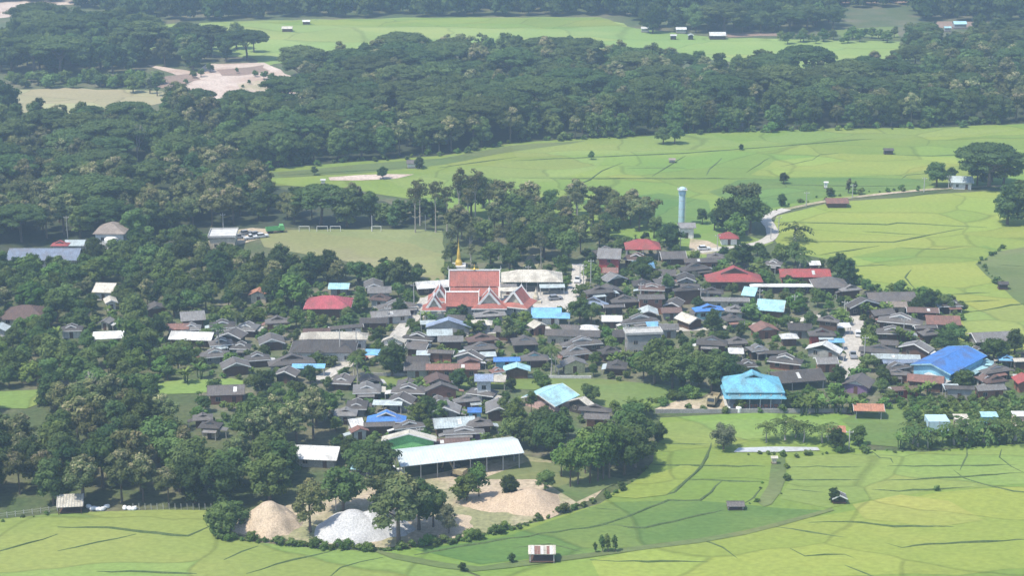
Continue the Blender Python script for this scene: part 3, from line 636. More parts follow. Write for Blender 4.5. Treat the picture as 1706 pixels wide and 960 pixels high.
def build_house(i, h):
    typ, col, W, D, e = h['typ'], h['col'], h['W'], h['D'], h['e']
    rm = 'roof_' + col; fas = {'w': 'fascia_white'}.get(h.get('fas'), R.choice(['fascia_white', 'fascia_dark', None, None]))
    wallk = h.get('wall') or R.choice(WALLS); ped = h.get('ped') or ('wall_' + R.choice(['wood', 'dkw', 'grey', 'white'])); wm = 'wall_' + wallk
    px = (h['x0'] + h['x1']) / 2; py = (h['y0'] + h['y1']) / 2
    lab = h.get('label'); cat = h.get('cat', 'house')
    if not lab:
        extra = ''
        if h.get('ped') and typ in ('gablet', 'gable'): extra = {'wall_white': ' with white gable', 'wall_cyanw': ' with pale blue gable', 'wall_yellow': ' with yellow gable', 'wall_dkw': ' with dark gable', 'wall_grey': ' with grey gable', 'wall_cream': ' with cream gable', 'wall_brick': ' with brick gable', 'wall_pale': ' with pale gable'}.get(h['ped'], '')
        elif h.get('fas') == 'w': extra = ' edged in white'
        elif h.get('wall') and typ != 'mono': extra = {'brick': ' over brick walls', 'white': ' over white walls', 'wood': ' over timber walls', 'cream': ' over cream walls', 'grey': ' over grey walls', 'dkw': ' over dark walls'}.get(wallk, '')
        sz = 'large ' if W * D > 120 else ('small ' if W * D < 38 else '')
        lab = f"{sz}{CW[col]} {TW.get(typ, typ)} roof{extra} near {near(px, py)}"
        if typ == 'mono': cat = 'shelter'; lab = f"{sz}{CW[col]} lean-to roof on posts near {near(px, py)}"
    nm = {'house': 'house', 'building': 'building', 'pavilion': 'open_pavilion', 'shed': 'open_shed', 'canopy': 'canopy', 'shelter': 'shelter'}.get(cat, cat)
    rot = h['rotr']
    root = empty(nm, (h['cx'], h['cy'], 0), rot); tag(root, lab, cat, 'houses of the village')
    if typ == 'side':
        root.rotation_euler.z = rot + math.pi / 2
        rt = 'gable'
        roof_parts(root, D, W, e, h['p'], rt, rm, None, fas); wall_parts(root, D, W, e, h['p'], rt, wm, openf=h.get('open'), seed=i)
        if W > 9 and R.random() < .5:      # translucent roof sheet
            mb = MB(); y = R.uniform(-W * .3, W * .3); a = D / 2; z = lambda x: e + (a - abs(x)) * math.tan(h['p']) + .03
            mb.slab([(-a * .7, y, z(a * .7)), (-a * .7, y + .9, z(a * .7)), (-a * .2, y + .9, z(a * .2)), (-a * .2, y, z(a * .2))][::-1], .02); mb.build('roof_light', 'roof_white', root)
    elif typ in ('gable', 'hip', 'gablet'):
        if typ == 'hip' and W > D: root.rotation_euler.z = rot + math.pi / 2; W, D = D, W
        roof_parts(root, W, D, e, h['p'], typ, rm, ped, fas); wall_parts(root, W, D, e, h['p'], typ, wm, openf=h.get('open'), seed=i)
        if typ != 'hip' and 'label' not in h and R.random() < .55:      # side lean-to
            sx = R.choice([-1, 1]); lw, ld = R.uniform(1.4, 2.2), D * R.uniform(.4, .8); x0 = sx * (W / 2 - .55); x1 = sx * (W / 2 + lw - .5); z = e - .3; oy = R.uniform(-1, 1) * (D - ld) / 2
            q = [(x0, oy - ld / 2, z), (x1, oy - ld / 2, z - .4), (x1, oy + ld / 2, z - .4), (x0, oy + ld / 2, z)]; mb = MB(); mb.slab(q if sx > 0 else q[::-1], .08); mb.build('side_roof', R.choice(['roof_metal', 'roof_grey', 'roof_rust', 'roof_white', 'roof_cream', 'roof_dark']), root)
            for yy in (oy - ld / 2 + .15, oy + ld / 2 - .15):
                p = MB(); x = x1 - sx * .2; p.box(x - .07, x + .07, yy - .07, yy + .07, 0, z - .42); p.build('post', 'post', root)
        if typ == 'gablet' and R.random() < .4:      # porch lean-to in front
            mb = MB(); pw = W * R.uniform(.35, .7); ox = R.uniform(-1, 1) * (W - pw) / 2; z = e - .35
            mb.slab([(ox - pw / 2, -D / 2 - 1.1, z - .35), (ox + pw / 2, -D / 2 - 1.1, z - .35), (ox + pw / 2, -D / 2 + .8, z), (ox - pw / 2, -D / 2 + .8, z)], .08); mb.build('porch_roof', R.choice(['roof_metal', 'roof_grey', 'roof_rust', rm]), root)
            for sx in (-1, 1):
                p = MB(); x = ox + sx * (pw / 2 - .2); p.box(x - .08, x + .08, -D / 2 - 1.0, -D / 2 - .84, 0, z - .4); p.build('post', 'post', root)
    elif typ == 'mono':
        mb = MB(); z1 = e + D * math.tan(math.radians(9)); a, b = W / 2, D / 2
        mb.slab([(-a, -b, e), (a, -b, e), (a, b, z1), (-a, b, z1)], .1); mb.build('roof', rm, root)
        if h.get('wall'): wall_parts(root, W, D, e, 0, 'hip', wm, o=.3, seed=i)
        else:
            for sx in (-1, 1):
                for sy in (-1, 1):
                    p = MB(); p.box(sx * (a - .3) - .08, sx * (a - .3) + .08, sy * (b - .3) - .08, sy * (b - .3) + .08, 0, (e if sy < 0 else z1) - .14); p.build('post', 'post', root)
    elif typ == 'flat':
        D = max(D, 5); wall_parts(root, W, D, e, 0, 'hip', 'wall_cream' if col == 'tan' else 'wall_grey', o=.5, seed=i)
        mb = MB(); mb.box(-W / 2, W / 2, -D / 2, D / 2, e + .25, e + .45); ro = mb.build('roof', 'wall_pale', root)
        for (x0, x1, y0, y1) in ((-W / 2, W / 2, -D / 2, -D / 2 + .15), (-W / 2, W / 2, D / 2 - .15, D / 2), (-W / 2, -W / 2 + .15, -D / 2 + .15, D / 2 - .15), (W / 2 - .15, W / 2, -D / 2 + .15, D / 2 - .15)):
            m2 = MB(); m2.box(x0, x1, y0, y1, e + .45, e + .95); m2.build('parapet', 'wall_pale', ro)
        root['label'] = 'flat-roofed concrete two-storey house below the green gardens' if e > 5 else 'flat-roofed tan concrete building beside the football pitch'
def in_poly(x, y, poly):
    c = False; j = len(poly) - 1
    for i in range(len(poly)):
        xi, yi = poly[i]; xj, yj = poly[j]
        if (yi > y) != (yj > y) and x < (xj - xi) * (y - yi) / (yj - yi) + xi: c = not c
        j = i
    return c
KEEP = [(648, 630, 10), (1260, 670, 22), (1590, 600, 24), (770, 770, 40), (790, 505, 30), (860, 505, 12), (920, 500, 12)]
def infill():
    rr = random.Random(21); n0 = len(HOUSES)
    areas = [([(300, 545), (450, 560), (470, 640), (415, 630), (330, 612)], 9), ([(590, 480), (705, 488), (690, 560), (610, 560)], 7), ([(660, 545), (1040, 540), (1040, 622), (680, 622)], 22), ([(960, 468), (1280, 478), (1270, 560), (960, 545)], 18), ([(1430, 500), (1600, 520), (1590, 600), (1440, 600)], 10), ([(1270, 560), (1400, 560), (1380, 640), (1270, 625)], 6), ([(1450, 600), (1720, 600), (1720, 662), (1470, 660)], 12), ([(565, 645), (840, 645), (830, 735), (575, 735)], 10), ([(90, 500), (300, 515), (330, 560), (100, 570)], 1), ([(1000, 430), (1200, 430), (1200, 470), (990, 470)], 6)]
    for poly, want in areas:
        wp = [g(*p)[:2] for p in poly]; x0, x1, y0, y1 = min(p[0] for p in wp), max(p[0] for p in wp), min(p[1] for p in wp), max(p[1] for p in wp); got = 0
        for _ in range(500):
            if got >= want: break
            x, y = rr.uniform(x0, x1), rr.uniform(y0, y1); W, D = rr.uniform(5.5, 8.5), rr.uniform(4.8, 7); rot = rr.uniform(-.35, .35)
            if not in_poly(x, y, wp): continue
            hw = (W * math.cos(rot) + D * abs(math.sin(rot))) / 2; hd = (D * math.cos(rot) + W * abs(math.sin(rot))) / 2; px, py = topx((x, y, 0))
            if any(abs(x - a) < c + hw * .96 and abs(y - b) < d + hd * .96 for a, b, c, d in SOLID): continue
            if any((x - p.x) ** 2 + (y - p.y) ** 2 < (hw + 2.6) ** 2 for pts in ROADS for p in pts): continue
            if any(in_poly(px, py, f) for f in FIELDS): continue
            s_ = spx(py); bx = (px - hw * s_, px + hw * s_, py - 4.6 * s_, py - .5 * s_); bad = False
            for a, b, c, d, ry in ROOFBOX:
                if ry > y and a < bx[1] and b > bx[0] and c < bx[3] and d > bx[2] and (min(b, bx[1]) - max(a, bx[0])) * (min(d, bx[3]) - max(c, bx[2])) > .3 * (b - a) * (d - c): bad = True; break
            if bad or any(math.hypot(px - a, py - b) < r_ for a, b, r_ in KEEP): continue
            typ = rr.choice(['gablet', 'gablet', 'gable', 'side']); e = rr.choice([2.2, 2.4, 2.7]); col = rr.choices(['dark', 'grey', 'brown', 'rust', 'cream', 'metal'], [6, 2.5, 1.2, .7, .5, .6])[0]
            q = dict(x0=bx[0], x1=bx[1], y0=bx[2], y1=bx[3], typ=typ, col=col, e=e, p=math.radians(22), W=W, D=D, rotr=rot, cx=x, cy=y, hw=hw, hd=hd)
            if rr.random() < .4: q['fas'] = 'w'
            if rr.random() < .35: q['ped'] = 'wall_white'
            HOUSES.append(q); SOLID.append((x, y, hw, hd)); ROOFBOX.append((*bx, y)); got += 1
    print('INFILL', len(HOUSES) - n0)
infill()
for i, h in enumerate(HOUSES):
    if h['typ'] not in ('temple', 'pavilion', 'warehouse'): build_house(i, h)
# ------------------------------------------------------------------ temple
def thai_roof(root, W, D, e, pitch, rm, tiers=2, ridge='y', trim='fascia_white', skirt=True, skirt_rm=None):
    """steep two-tier roof, ridge along local y, white barge boards, finials"""
    a = W / 2; b = D / 2; z = e
    if skirt:
        mb = MB(); k = a * .45; sr = math.tan(math.radians(28))
        A = [(-a, -b, z), (a, -b, z), (a, b, z), (-a, b, z)]; B = [(-a + k, -b + k * .6, z + k * sr), (a - k, -b + k * .6, z + k * sr), (a - k, b - k * .6, z + k * sr), (-a + k, b - k * .6, z + k * sr)]
        for q in range(4): mb.slab([A[q], A[(q + 1) % 4], B[(q + 1) % 4], B[q]], .12)
        ro = mb.build('skirt_roof', skirt_rm or rm, root)
        m2 = MB()
        m2.box(-a - .04, a + .04, -b - .06, -b, z - .25, z + .05); m2.build('eave_board', trim, ro)
        m2 = MB(); m2.box(-a - .04, a + .04, b, b + .06, z - .25, z + .05); m2.build('eave_board', trim, ro)
        z += k * sr - .1; a -= k * .9; b -= k * .55
    top = z + a * math.tan(pitch)
    mb = MB()
    for sx in (-1, 1):
        q = [(sx * a, -b, z), (sx * a, b, z), (0, b, top), (0, -b, top)]
        mb.slab(q if sx > 0 else q[::-1], .14)
    ro = mb.build('roof', rm, root)
    for sy in (-1, 1):
        for sx in (-1, 1):
            f_ = MB(); y1 = sy * (b + .02)
            f_.prism([(sx * (a + .35), y1, z - .15), (0, y1, top + .5), (0, y1, top - .45), (sx * (a - .45), y1, z - .25)], (0, sy * .2, 0)); f_.build('barge_board', trim, ro)
        p = MB(); p.prism([(-a + .2, sy * (b - .5), z - .15), (a - .2, sy * (b - .5), z - .15), (0, sy * (b - .5), top - .25)], (0, -sy * .12, 0)); p.build('gable_panel', 'wall_cream' if trim == 'fascia_white' else rm, root)
        fi = MB(); fi.tube([(0, sy * b, top), (0, sy * (b + .35), top + .5), (0, sy * (b + .2), top + 1.1)], [.14, .09, .03], 5); fi.build('finial', trim, ro)
    c = MB(); c.prism([(-.22, -b, top - .05), (.22, -b, top - .05), (0, -b, top + .22)], (0, 2 * b, 0)); c.build('ridge_cap', trim, ro)
    return top
ROOFBOX.append((705, 745, 484, 530, g(725, 530).y)); ROOFBOX.append((745, 840, 484, 522, g(790, 528).y)); ROOFBOX.append((840, 900, 484, 522, g(862, 528).y)); ROOFBOX.append((905, 955, 484, 512, g(930, 500).y)); ROOFBOX.append((205, 255, 215, 268, g(229, 268).y))
for q in ((0, 72, 652, 682), (262, 408, 633, 656), (450, 690, 386, 408), (690, 736, 386, 456), (30, 290, 152, 186), (300, 470, 108, 168), (440, 640, 284, 312), (640, 760, 284, 326), (1172, 1206, 650, 676), (1200, 1318, 628, 686), (650, 715, 720, 746), (905, 955, 484, 512), (1400, 1440, 525, 612), (600, 1060, 632, 650), (1040, 1105, 396, 424), (345, 450, 382, 404), (1125, 1160, 310, 392)): ROOFBOX.append((*q, g((q[0] + q[1]) / 2, q[3]).y))
for q in ((725, 536, 4, 5), (770, 526, 6, 5), (815, 530, 6, 5), (862, 528, 6, 7), (790, 512, 8, 6)): pz = g(q[0], q[1]); SOLID.append((pz.x, pz.y + q[3], q[2], q[3]))
h = next(q for q in HOUSES if q['typ'] == 'temple')
s = spx(505, 3); W_ = 84 / s; base = g(790, 520, 0)
t = empty('temple_hall', (base.x, base.y + 7, 0), math.pi / 2); tag(t, 'large red-tiled temple hall with white barge boards and golden ridge ornament', 'temple')
mb = MB(); mb.box(-4.4, 4.4, -W_ / 2 + 1, W_ / 2 - 1, 0, 4.9); mb.build('wall', 'wall_cream', t)
for k in range(5): add_window(t, -4.4, -W_ / 2 + 2.6 + k * (W_ - 5.2) / 4, 2.2, -math.pi / 2, 1.3)
# big two-tier roof
for (a0, z0, a1, z1, b) in ((5.4, 4.4, 3.0, 6.6, W_ / 2 - .25), (3.2, 6.9, 0, 10.9, W_ / 2)):
    mb = MB()
    for sx in (-1, 1):
        q = [(sx * a0, -b, z0), (sx * a0, b, z0), (sx * a1, b, z1), (sx * a1, -b, z1)]; mb.slab(q if sx > 0 else q[::-1], .15)
    ro = mb.build('roof_tier', 'roof_tile', t)
    for sy in (-1, 1):
        for sx in (-1, 1):
            f_ = MB(); y1 = sy * (b + .01); f_.prism([(sx * (a0 + .3), y1, z0 - .1), (sx * a1, y1, z1 + .35), (sx * a1, y1, z1 - .3), (sx * (a0 - .35), y1, z0 - .1)], (0, sy * .22, 0)); f_.build('barge_board', 'fascia_white', ro)
    if a1 == 0:
        c = MB(); c.box(-.22, .22, -b - .2, b + .2, z1 - .02, z1 + .32); c.build('ridge_cap', 'fascia_white', ro)
        o_ = MB(); o_.lathe([(.45, z1 + .3), (.35, z1 + .6), (.12, z1 + .8), (.1, z1 + 1.5), (.02, z1 + 2.2)], 8); o_.box(-.1, .1, -1.3, 1.3, z1 + .32, z1 + .62); o_.build('ridge_ornament', 'gold', ro)
        for sy in (-1, 1):
            fi = MB(); fi.tube([(0, sy * b, z1), (0, sy * (b + .5), z1 + .7), (0, sy * (b + .3), z1 + 1.5)], [.16, .1, .03], 5); fi.build('finial', 'fascia_white', ro)
for sy in (-1, 1):
    p = MB(); y1 = sy * (W_ / 2 - .8); p.prism([(-3, y1, 6.5), (3, y1, 6.5), (0, y1, 10.4)], (0, -sy * .1, 0)); p.build('gable_panel', 'wall_cream', t)
def gate(px, py, W, D, e, rot, lab, pitch=55, rm='roof_tile', sk='roof_tile'):
    p = g(px, py, 0); o = empty('temple_pavilion', (p.x, p.y + D / 2, 0), rot); tag(o, lab, 'pavilion', 'temple pavilions')
    x, y = W / 2 - .8, D / 2 - .8
    m1 = MB(); m1.box(-x + .3, x - .3, -y + .8, y - .3, 0, e); m1.build('wall', 'wall_white', o)
    for px_ in np.linspace(-x, x, max(2, int(W / 2.5))):
        c = MB(); c.box(px_ - .16, px_ + .16, -y - .16, -y + .16, 0, e); c.build('column', 'wall_white', o)
    for px_ in np.linspace(-x, x, max(2, int(W / 3)))[1:-1]: add_window(o, px_, -y + .8, 1.5, 0)
    thai_roof(o, W, D, e, math.radians(pitch), rm, skirt_rm=sk)
gate(732, 524, 7.0, 7, 4.0, 0, 'small red-tiled temple pavilion with white gable tucked behind the gatehouse')
gate(723, 537, 7.0, 5.5, 3.6, 0, 'small white-walled temple gatehouse with steep red gable')
p = g(770, 527, 0); o = empty('temple_pavilion', (p.x, p.y + 2.6, 0), math.pi / 2); tag(o, 'red temple entrance pavilion whose ridge runs along the wall', 'pavilion', 'temple pavilions')
m1 = MB(); m1.box(-2.4, 2.4, -4.6, 4.6, 0, 3.4); m1.build('wall', 'wall_white', o)
for k in range(4): add_window(o, -2.4, -3.6 + k * 2.4, 1.8, -math.pi / 2)
thai_roof(o, 7.4, 11.5, 3.4, math.radians(50), 'roof_tile')
gate(815, 531, 10.5, 6.5, 3.0, 0, 'red temple pavilion with sweeping skirt roof and white barge boards', 48)
gate(862, 529, 9.6, 9, 3.0, math.radians(-20), 'weathered red temple pavilion with steep gable at the courtyard', 50)
mb = MB(); p = g(893, 506); o = empty('shrine', (p.x, p.y + 1, 0)); tag(o, 'small white and gold shrine in the temple courtyard', 'shrine', None)
mb = MB(); mb.box(-1.6, 1.6, -1.2, 1.2, 0, .8); mb.build('plinth', 'wall_cream', o)
mb = MB(); mb.lathe([(.9, .8), (.9, 2), (.6, 2.6), (.5, 3.4), (.15, 4.2), (.05, 5)], 10); mb.build('statue', 'wall_cream', o)
p = g(763, 471); o = empty('stupa', (p.x, p.y + 10, 0)); tag(o, 'slender golden stupa spire behind the temple hall', 'stupa')
mb = MB(); mb.box(-2.2, 2.2, -2.2, 2.2, 0, 3); mb.build('plinth', 'wall_white', o)
mb = MB(); mb.lathe([(1.2, 3), (1.1, 4), (.6, 5), (.6, 6.4), (.36, 8), (.2, 8.8), (.17, 9.2), (.07, 10.4), (.03, 12)], 14); mb.build('spire', 'gold', o)
# turquoise pavilion
s = spx(665, 4); f0 = g(1259, 665, 3.4); Wp = 104 / s; Dp = 14
o = empty('open_pavilion', (f0.x, f0.y + Dp / 2, 0)); tag(o, 'turquoise metal-roofed pavilion with dark louvred gablet beside the dirt yard', 'pavilion')
top = roof_parts(o, Wp - .6, Dp - 2.4, 4.7, math.radians(25), 'gablet', 'roof_teal', 'wall_dkw', 'roof_teal', t=.7, run=Dp / 2 - 2.6)
mb = MB(); a, b = Wp / 2, Dp / 2
A = [(-a, -b, 3.4), (a, -b, 3.4), (a, b, 3.4), (-a, b, 3.4)]; B = [(-a + 1.4, -b + 1.8, 4.3), (a - 1.4, -b + 1.8, 4.3), (a - 1.4, b - 1.8, 4.3), (-a + 1.4, b - 1.8, 4.3)]
for q in range(4): mb.slab([A[q], A[(q + 1) % 4], B[(q + 1) % 4], B[q]], .1)
mb.build('skirt_roof', 'roof_teal', o)
mb = MB(); mb.box(-a + .6, a - .6, -b + .4, b - .4, 0, .4); mb.build('floor_slab', 'wall_pale', o)
for x in np.linspace(-a + 1.2, a - 1.2, 6):
    for y in (-b + 1, b - 1):
        c = MB(); c.box(x - .13, x + .13, y - .13, y + .13, .4, 4.2); c.build('post', 'post', o)
mb = MB(); mb.box(-a + 1.6, a - 1.6, b - 2.2, b - 2, .4, 4.4); mb.build('back_wall', 'wall_wood', o)
for x in np.linspace(-a + 3, a - 2.4, 9):
    c = MB(); c.box(x - .5, x + .5, -b + 1.5, -b + 1.6, .45, 1.35); c.build('railing', 'wall_brick', o)
for x, w_ in ((-a + 1.0, 1.0), (-a + 3.6, 1.5)):
    q = empty('water_tank', (f0.x + x, f0.y - .6, 0)); tag(q, 'white plastic drum standing in front of the turquoise pavilion', 'tank', 'white drums at the pavilion')
    c = MB(); c.lathe([(w_ * .48, 0), (w_ * .5, .1), (w_ * .5, 1.3), (w_ * .35, 1.5)], 12); c.build('body', 'whitepaint', q); c = MB(); c.lathe([(.2, 1.5), (.2, 1.62)], 8); c.build('lid', 'post', q)
# blue warehouse
e = 4.6; p = g(1568, 612, e); rot = math.radians(-42); o = empty('warehouse', (p.x + 3.4, p.y + 5.5, 0), rot); tag(o, 'big blue metal-roofed warehouse with pale blue gable end', 'building')
roof_parts(o, 12, 20, e, math.radians(15), 'gable', 'roof_blue', 'wall_blueb', 'roof_cyan'); wall_parts(o, 12, 20, e, math.radians(15), 'gable', 'wall_blueb', wins=True)
mb = MB(); mb.box(5.2, 8.2, -8, 7, 2.6, 2.75); mb.build('awning', 'roof_cyan', o)
for y in (-7, 0, 6):
    c = MB(); c.box(7.7, 7.9, y, y + .2, 0, 2.6); c.build('post', 'post', o)
# long metal shed
e = 4.2; a0, a1 = g(668, 778, e), g(873, 755, e); d = a1 - a0; L = d.length; rot = math.atan2(d.y, d.x); Wd = 10.5
mid = (a0 + a1) / 2; n = Vector((-d.y, d.x, 0)).normalized(); c0 = mid + n * Wd / 2
o = empty('open_shed', (c0.x, c0.y, 0), rot + math.pi / 2); tag(o, 'long pale metal-roofed open shed on slim posts beside the sand yard', 'shed')
roof_parts(o, Wd, L, e, math.radians(14), 'gable', 'roof_shed', None, 'roof_shed'); wall_parts(o, Wd, L, e, math.radians(14), 'gable', 'wall_grey', openf=True, o=.9)
mb = MB(); mb.box(Wd / 2 - 1.15, Wd / 2 - 1.0, -L / 2 + 1, L / 2 - 6, 0, 2.6); mb.build('back_wall', 'wall_dkw', o)
for y in np.linspace(-L / 2 + 1, L / 2 - 1, 9):
    c = MB(); c.tube([(-Wd / 2 + .9, y, e - .02), (0, y, e + Wd / 2 * math.tan(math.radians(14)) - .25), (Wd / 2 - .9, y, e - .02)], .06, 4); c.build('truss', 'post', o)
SOLID.append((c0.x, c0.y, 16, 9)); ROOFBOX.append((655, 875, 728, 800, c0.y))
# ------------------------------------------------------------------ water tower, poles, goals, small things
def pole(px, py, hpx, lab='grey concrete utility pole with crossarm standing among the village houses', arm=True):
    p = g(px, py); hh = max(5.5, hpx / spx(py)); o = empty('utility_pole', p); tag(o, lab, 'pole', 'utility poles')
    m1 = MB(); m1.tube([(0, 0, 0), (0, 0, hh)], [.17, .11], 6); m1.build('shaft', 'post', o)
    if arm:
        m1 = MB(); m1.box(-.9, .9, -.06, .06, hh - .75, hh - .6); m1.build('crossarm', 'post', o)
        for x in (-.8, 0, .8):
            m1 = MB(); m1.lathe([(.07, hh - .6), (.09, hh - .45), (.04, hh - .35)], 6); m1.build('insulator', 'whitepaint', o).location.x = x
for q in [(966, 482, 44), (972, 480, 42), (984, 482, 52), (1133, 416, 30), (567, 602, 56), (594, 590, 44), (701, 548, 26), (646, 540, 30), (1042, 582, 44), (1067, 510, 40), (1167, 508, 24), (1265, 510, 20), (1323, 520, 22), (1406, 530, 20), (1439, 607, 50), (560, 852, 48), (700, 748, 26), (1414, 752, 24), (372, 380, 16), (113, 398, 40), (690, 520, 50), (880, 470, 20), (1505, 560, 30), (1640, 600, 36)]: pole(*q)
for q in [(1343, 344, 26), (1539, 320, 26), (1580, 315, 16), (1297, 385, 16), (1195, 416, 24), (1420, 330, 20), (1284, 400, 24)]: pole(*q, lab='pale utility pole standing beside the curving field road')
for x, y in ((620, 386), (709, 385)): pole(x, y, 28, 'tall plain white lamp post at the edge of the football pitch', False)
p = g(1135, 375); o = empty('water_tower', p); tag(o, 'tall pale blue cylindrical water tower with wider tank head', 'water tower')
m1 = MB(); m1.lathe([(1.35, 0), (1.35, .3), (1.12, .35), (1.12, 11)], 20); m1.build('shaft', 'tankblue', o)
m1 = MB(); m1.lathe([(1.12, 11), (1.3, 11.4), (1.3, 13.2), (1.15, 13.6), (.4, 13.95), (.1, 14)], 20); m1.build('tank_head', 'tankblue', o)
m1 = MB(); m1.box(-1.7, 1.7, -1.7, 1.7, 13.0, 13.08); m1.build('walkway', 'post', o)
for k in range(8):
    t_ = k * math.pi / 4; m1 = MB(); m1.tube([(1.6 * math.cos(t_), 1.6 * math.sin(t_), 13.08), (1.6 * math.cos(t_), 1.6 * math.sin(t_), 14.1)], .04, 4); m1.build('rail_post', 'post', o)
m1 = MB()
for x in (.95, 1.35): m1.tube([(x, -.85, 0), (x, -.85, 13)], .04, 4)
for k in range(26): m1.tube([(.95, -.85, .5 + k * .48), (1.35, -.85, .5 + k * .48)], .025, 4)
m1.build('ladder', 'post', o)
for z in (3, 6, 9):
    m1 = MB(); m1.lathe([(1.15, z), (1.15, z + .12)], 20); m1.build('band', 'post', o)
for x, wd in ((507, 17), (537, 18), (559, 17), (627, 16)):
    p = g(x, 386); o = empty('football_goal', p); tag(o, 'small white football goal frame on the pitch edge', 'goal', 'football goals'); hw = wd / spx(386) / 2
    for sx in (-1, 1):
        m1 = MB(); m1.tube([(sx * hw, 0, 0), (sx * hw, 0, 1.9)], .09, 6); m1.build('upright', 'whitepaint', o)
        m1 = MB(); m1.tube([(sx * hw, 0, 1.85), (sx * hw, 1.0, 0.05)], .05, 5); m1.build('stay', 'whitepaint', o)
    m1 = MB(); m1.tube([(-hw, 0, 1.9), (hw, 0, 1.9)], .09, 6); m1.build('crossbar', 'whitepaint', o)
# rain-water tank on a stand
p = g(187, 418); o = empty('water_tank', p); tag(o, 'squat white water tank on a grey stand below the brown pyramid roof', 'tank')
m1 = MB(); m1.lathe([(2.2, 3), (2.4, 3.2), (2.4, 4.2), (1.6, 4.9), (.3, 5.1)], 16); m1.build('tank', 'whitepaint', o)
for sx in (-1, 1):
    for sy in (-1, 1):
        m1 = MB(); m1.box(sx * 1.5 - .15, sx * 1.5 + .15, sy * 1.5 - .15, sy * 1.5 + .15, 0, 3.02); m1.build('leg', 'wall_grey', o)
# field huts
def hut(px, py, wpx, rm, lab, e=2.0, ped=None, rot=0, wall=None, deck=True, D=None):
    s = spx(py); W = wpx / s; D = D or W * .75; p = g(px, py); o = empty('field_hut', (p.x, p.y + D / 2, 0), rot + math.pi / 2); tag(o, lab, 'hut')
    if ped: o.rotation_euler.z = rot; roof_parts(o, W, D, e, math.radians(26), 'gable', rm, ped, 'fascia_white', o=.4); wall_parts(o, W, D, e, math.radians(26), 'gable', 'wall_dkw', o=.4, wins=False)
    else:
        roof_parts(o, D, W, e, math.radians(24), 'gable', rm, None, None, o=.3)
        if wall: wall_parts(o, D, W, e, math.radians(24), 'gable', wall, o=.4, wins=False)
        else: wall_parts(o, D, W, e, math.radians(24), 'gable', 'wall_wood', o=.4, openf=True)
    if deck:
        m1 = MB(); x = (W if ped else D) / 2 - .2; y = (D if ped else W) / 2 - .2; m1.box(-x, x, -y, y, .35, .5); m1.build('deck', 'wall_wood', o)
    SOLID.append((p.x, p.y + D / 2, W / 2 + 1, D / 2 + 1)); ROOFBOX.append((px - wpx / 2, px + wpx / 2, py - 24, py, p.y))
    return o
hh_ = hut(903, 941, 46, 'roof_cream', 'open field hut with a rusty streaked tin roof', 2.3)
sp_ = spx(941); W9 = 46 / sp_; D9 = W9 * .75
for k in range(9):
    m1 = MB(); y0 = -W9 / 2 + k * W9 / 9; zz = lambda x: 2.3 + (D9 / 2 - x) * math.tan(math.radians(24)) + .03
    m1.slab([(-D9 / 2 - .03, y0 + .02, zz(D9 / 2)), (-.05, y0 + .02, zz(.05)), (-.05, y0 + W9 / 9 - .02, zz(.05)), (-D9 / 2 - .03, y0 + W9 / 9 - .02, zz(D9 / 2))], .02); m1.build('roof_sheet', ['roof_cream', 'roof_white', 'roof_rust', 'roof_cream', 'roof_white', 'roof_rust', 'roof_rust', 'roof_white', 'roof_cream'][k], hh_)
hut(1226, 853, 30, 'roof_dark', 'low dark thatched field hut beside the weedy ditch', 1.2)
hut(1399, 842, 26, 'roof_grey', 'field hut with pale gable beside a round dark tree', 1.5, ped='wall_pale')
hut(1290, 776, 12, 'roof_cream', 'tiny cream hut at the head of the weedy ditch', 1.8, wall='wall_cream')
hut(1481, 258, 17, 'roof_dark', 'dark little hut alone in the middle paddies', 1.8, wall='wall_dkw')
hut(690, 281, 26, 'roof_dark', 'dark field hut with white side beside a round tree', 2, wall='wall_white')
hut(1225, 219, 28, 'roof_dark', 'dark low hut against the forest edge', 2, wall='wall_dkw')
hut(478, 53, 18, 'roof_cream', 'pale far hut in the bright upper paddy', 2, wall='wall_wood')
hut(510, 41, 13, 'roof_white', 'white speck of a hut in the upper paddy', 2, wall='wall_wood')
hut(1196, 66, 28, 'roof_white', 'long white-roofed farm shed at the far paddy edge', 2.4, wall='wall_dkw')
hut(1122, 66, 11, 'roof_white', 'small white far hut beside the dark farm trees', 2.4, wall='wall_dkw')
hut(1151, 66, 10, 'roof_metal', 'small metal-roofed far hut facing the paddies', 2.6, ped='wall_white')
hut(1075, 54, 14, 'roof_white', 'pale roof among dark far farm trees', 2.4, wall='wall_pale')
hut(1135, 56, 18, 'roof_white', 'wide pale roof behind the far farm huts', 2.6, wall='wall_grey')
hut(1337, 64, 10, 'roof_white', 'white hut in the far row of small trees', 2.4, wall='wall_grey')
hut(1600, 48, 22, 'roof_cyan', 'far turquoise roof among trees beyond the paddies', 3, wall='wall_grey')
hut(1579, 53, 12, 'roof_cyan', 'smaller far turquoise roof stepping down beside another', 2.5, wall='wall_grey')
hut(1512, 117, 14, 'roof_white', 'pale farmhouse roof at the right forest edge', 3, wall='wall_white')
hut(1647, 112, 10, 'roof_white', 'white roof half sunk in far right trees', 3, wall='wall_white')
hut(1376, 315, 8, 'roof_white', 'white signboard-like kiosk beside the field road', 2.5, wall='wall_white')
hut(1672, 484, 18, 'roof_dark', 'dark field hut at the weedy ditch of the right paddies', 1.9, wall='wall_dkw')
hut(1120, 272, 12, 'roof_tan', 'weathered hut in the mid paddies', 1.4, wall='wall_pale')
hut(538, 308, 9, 'roof_white', 'white shelter beside the small field tree', 1.8, wall='wall_white')
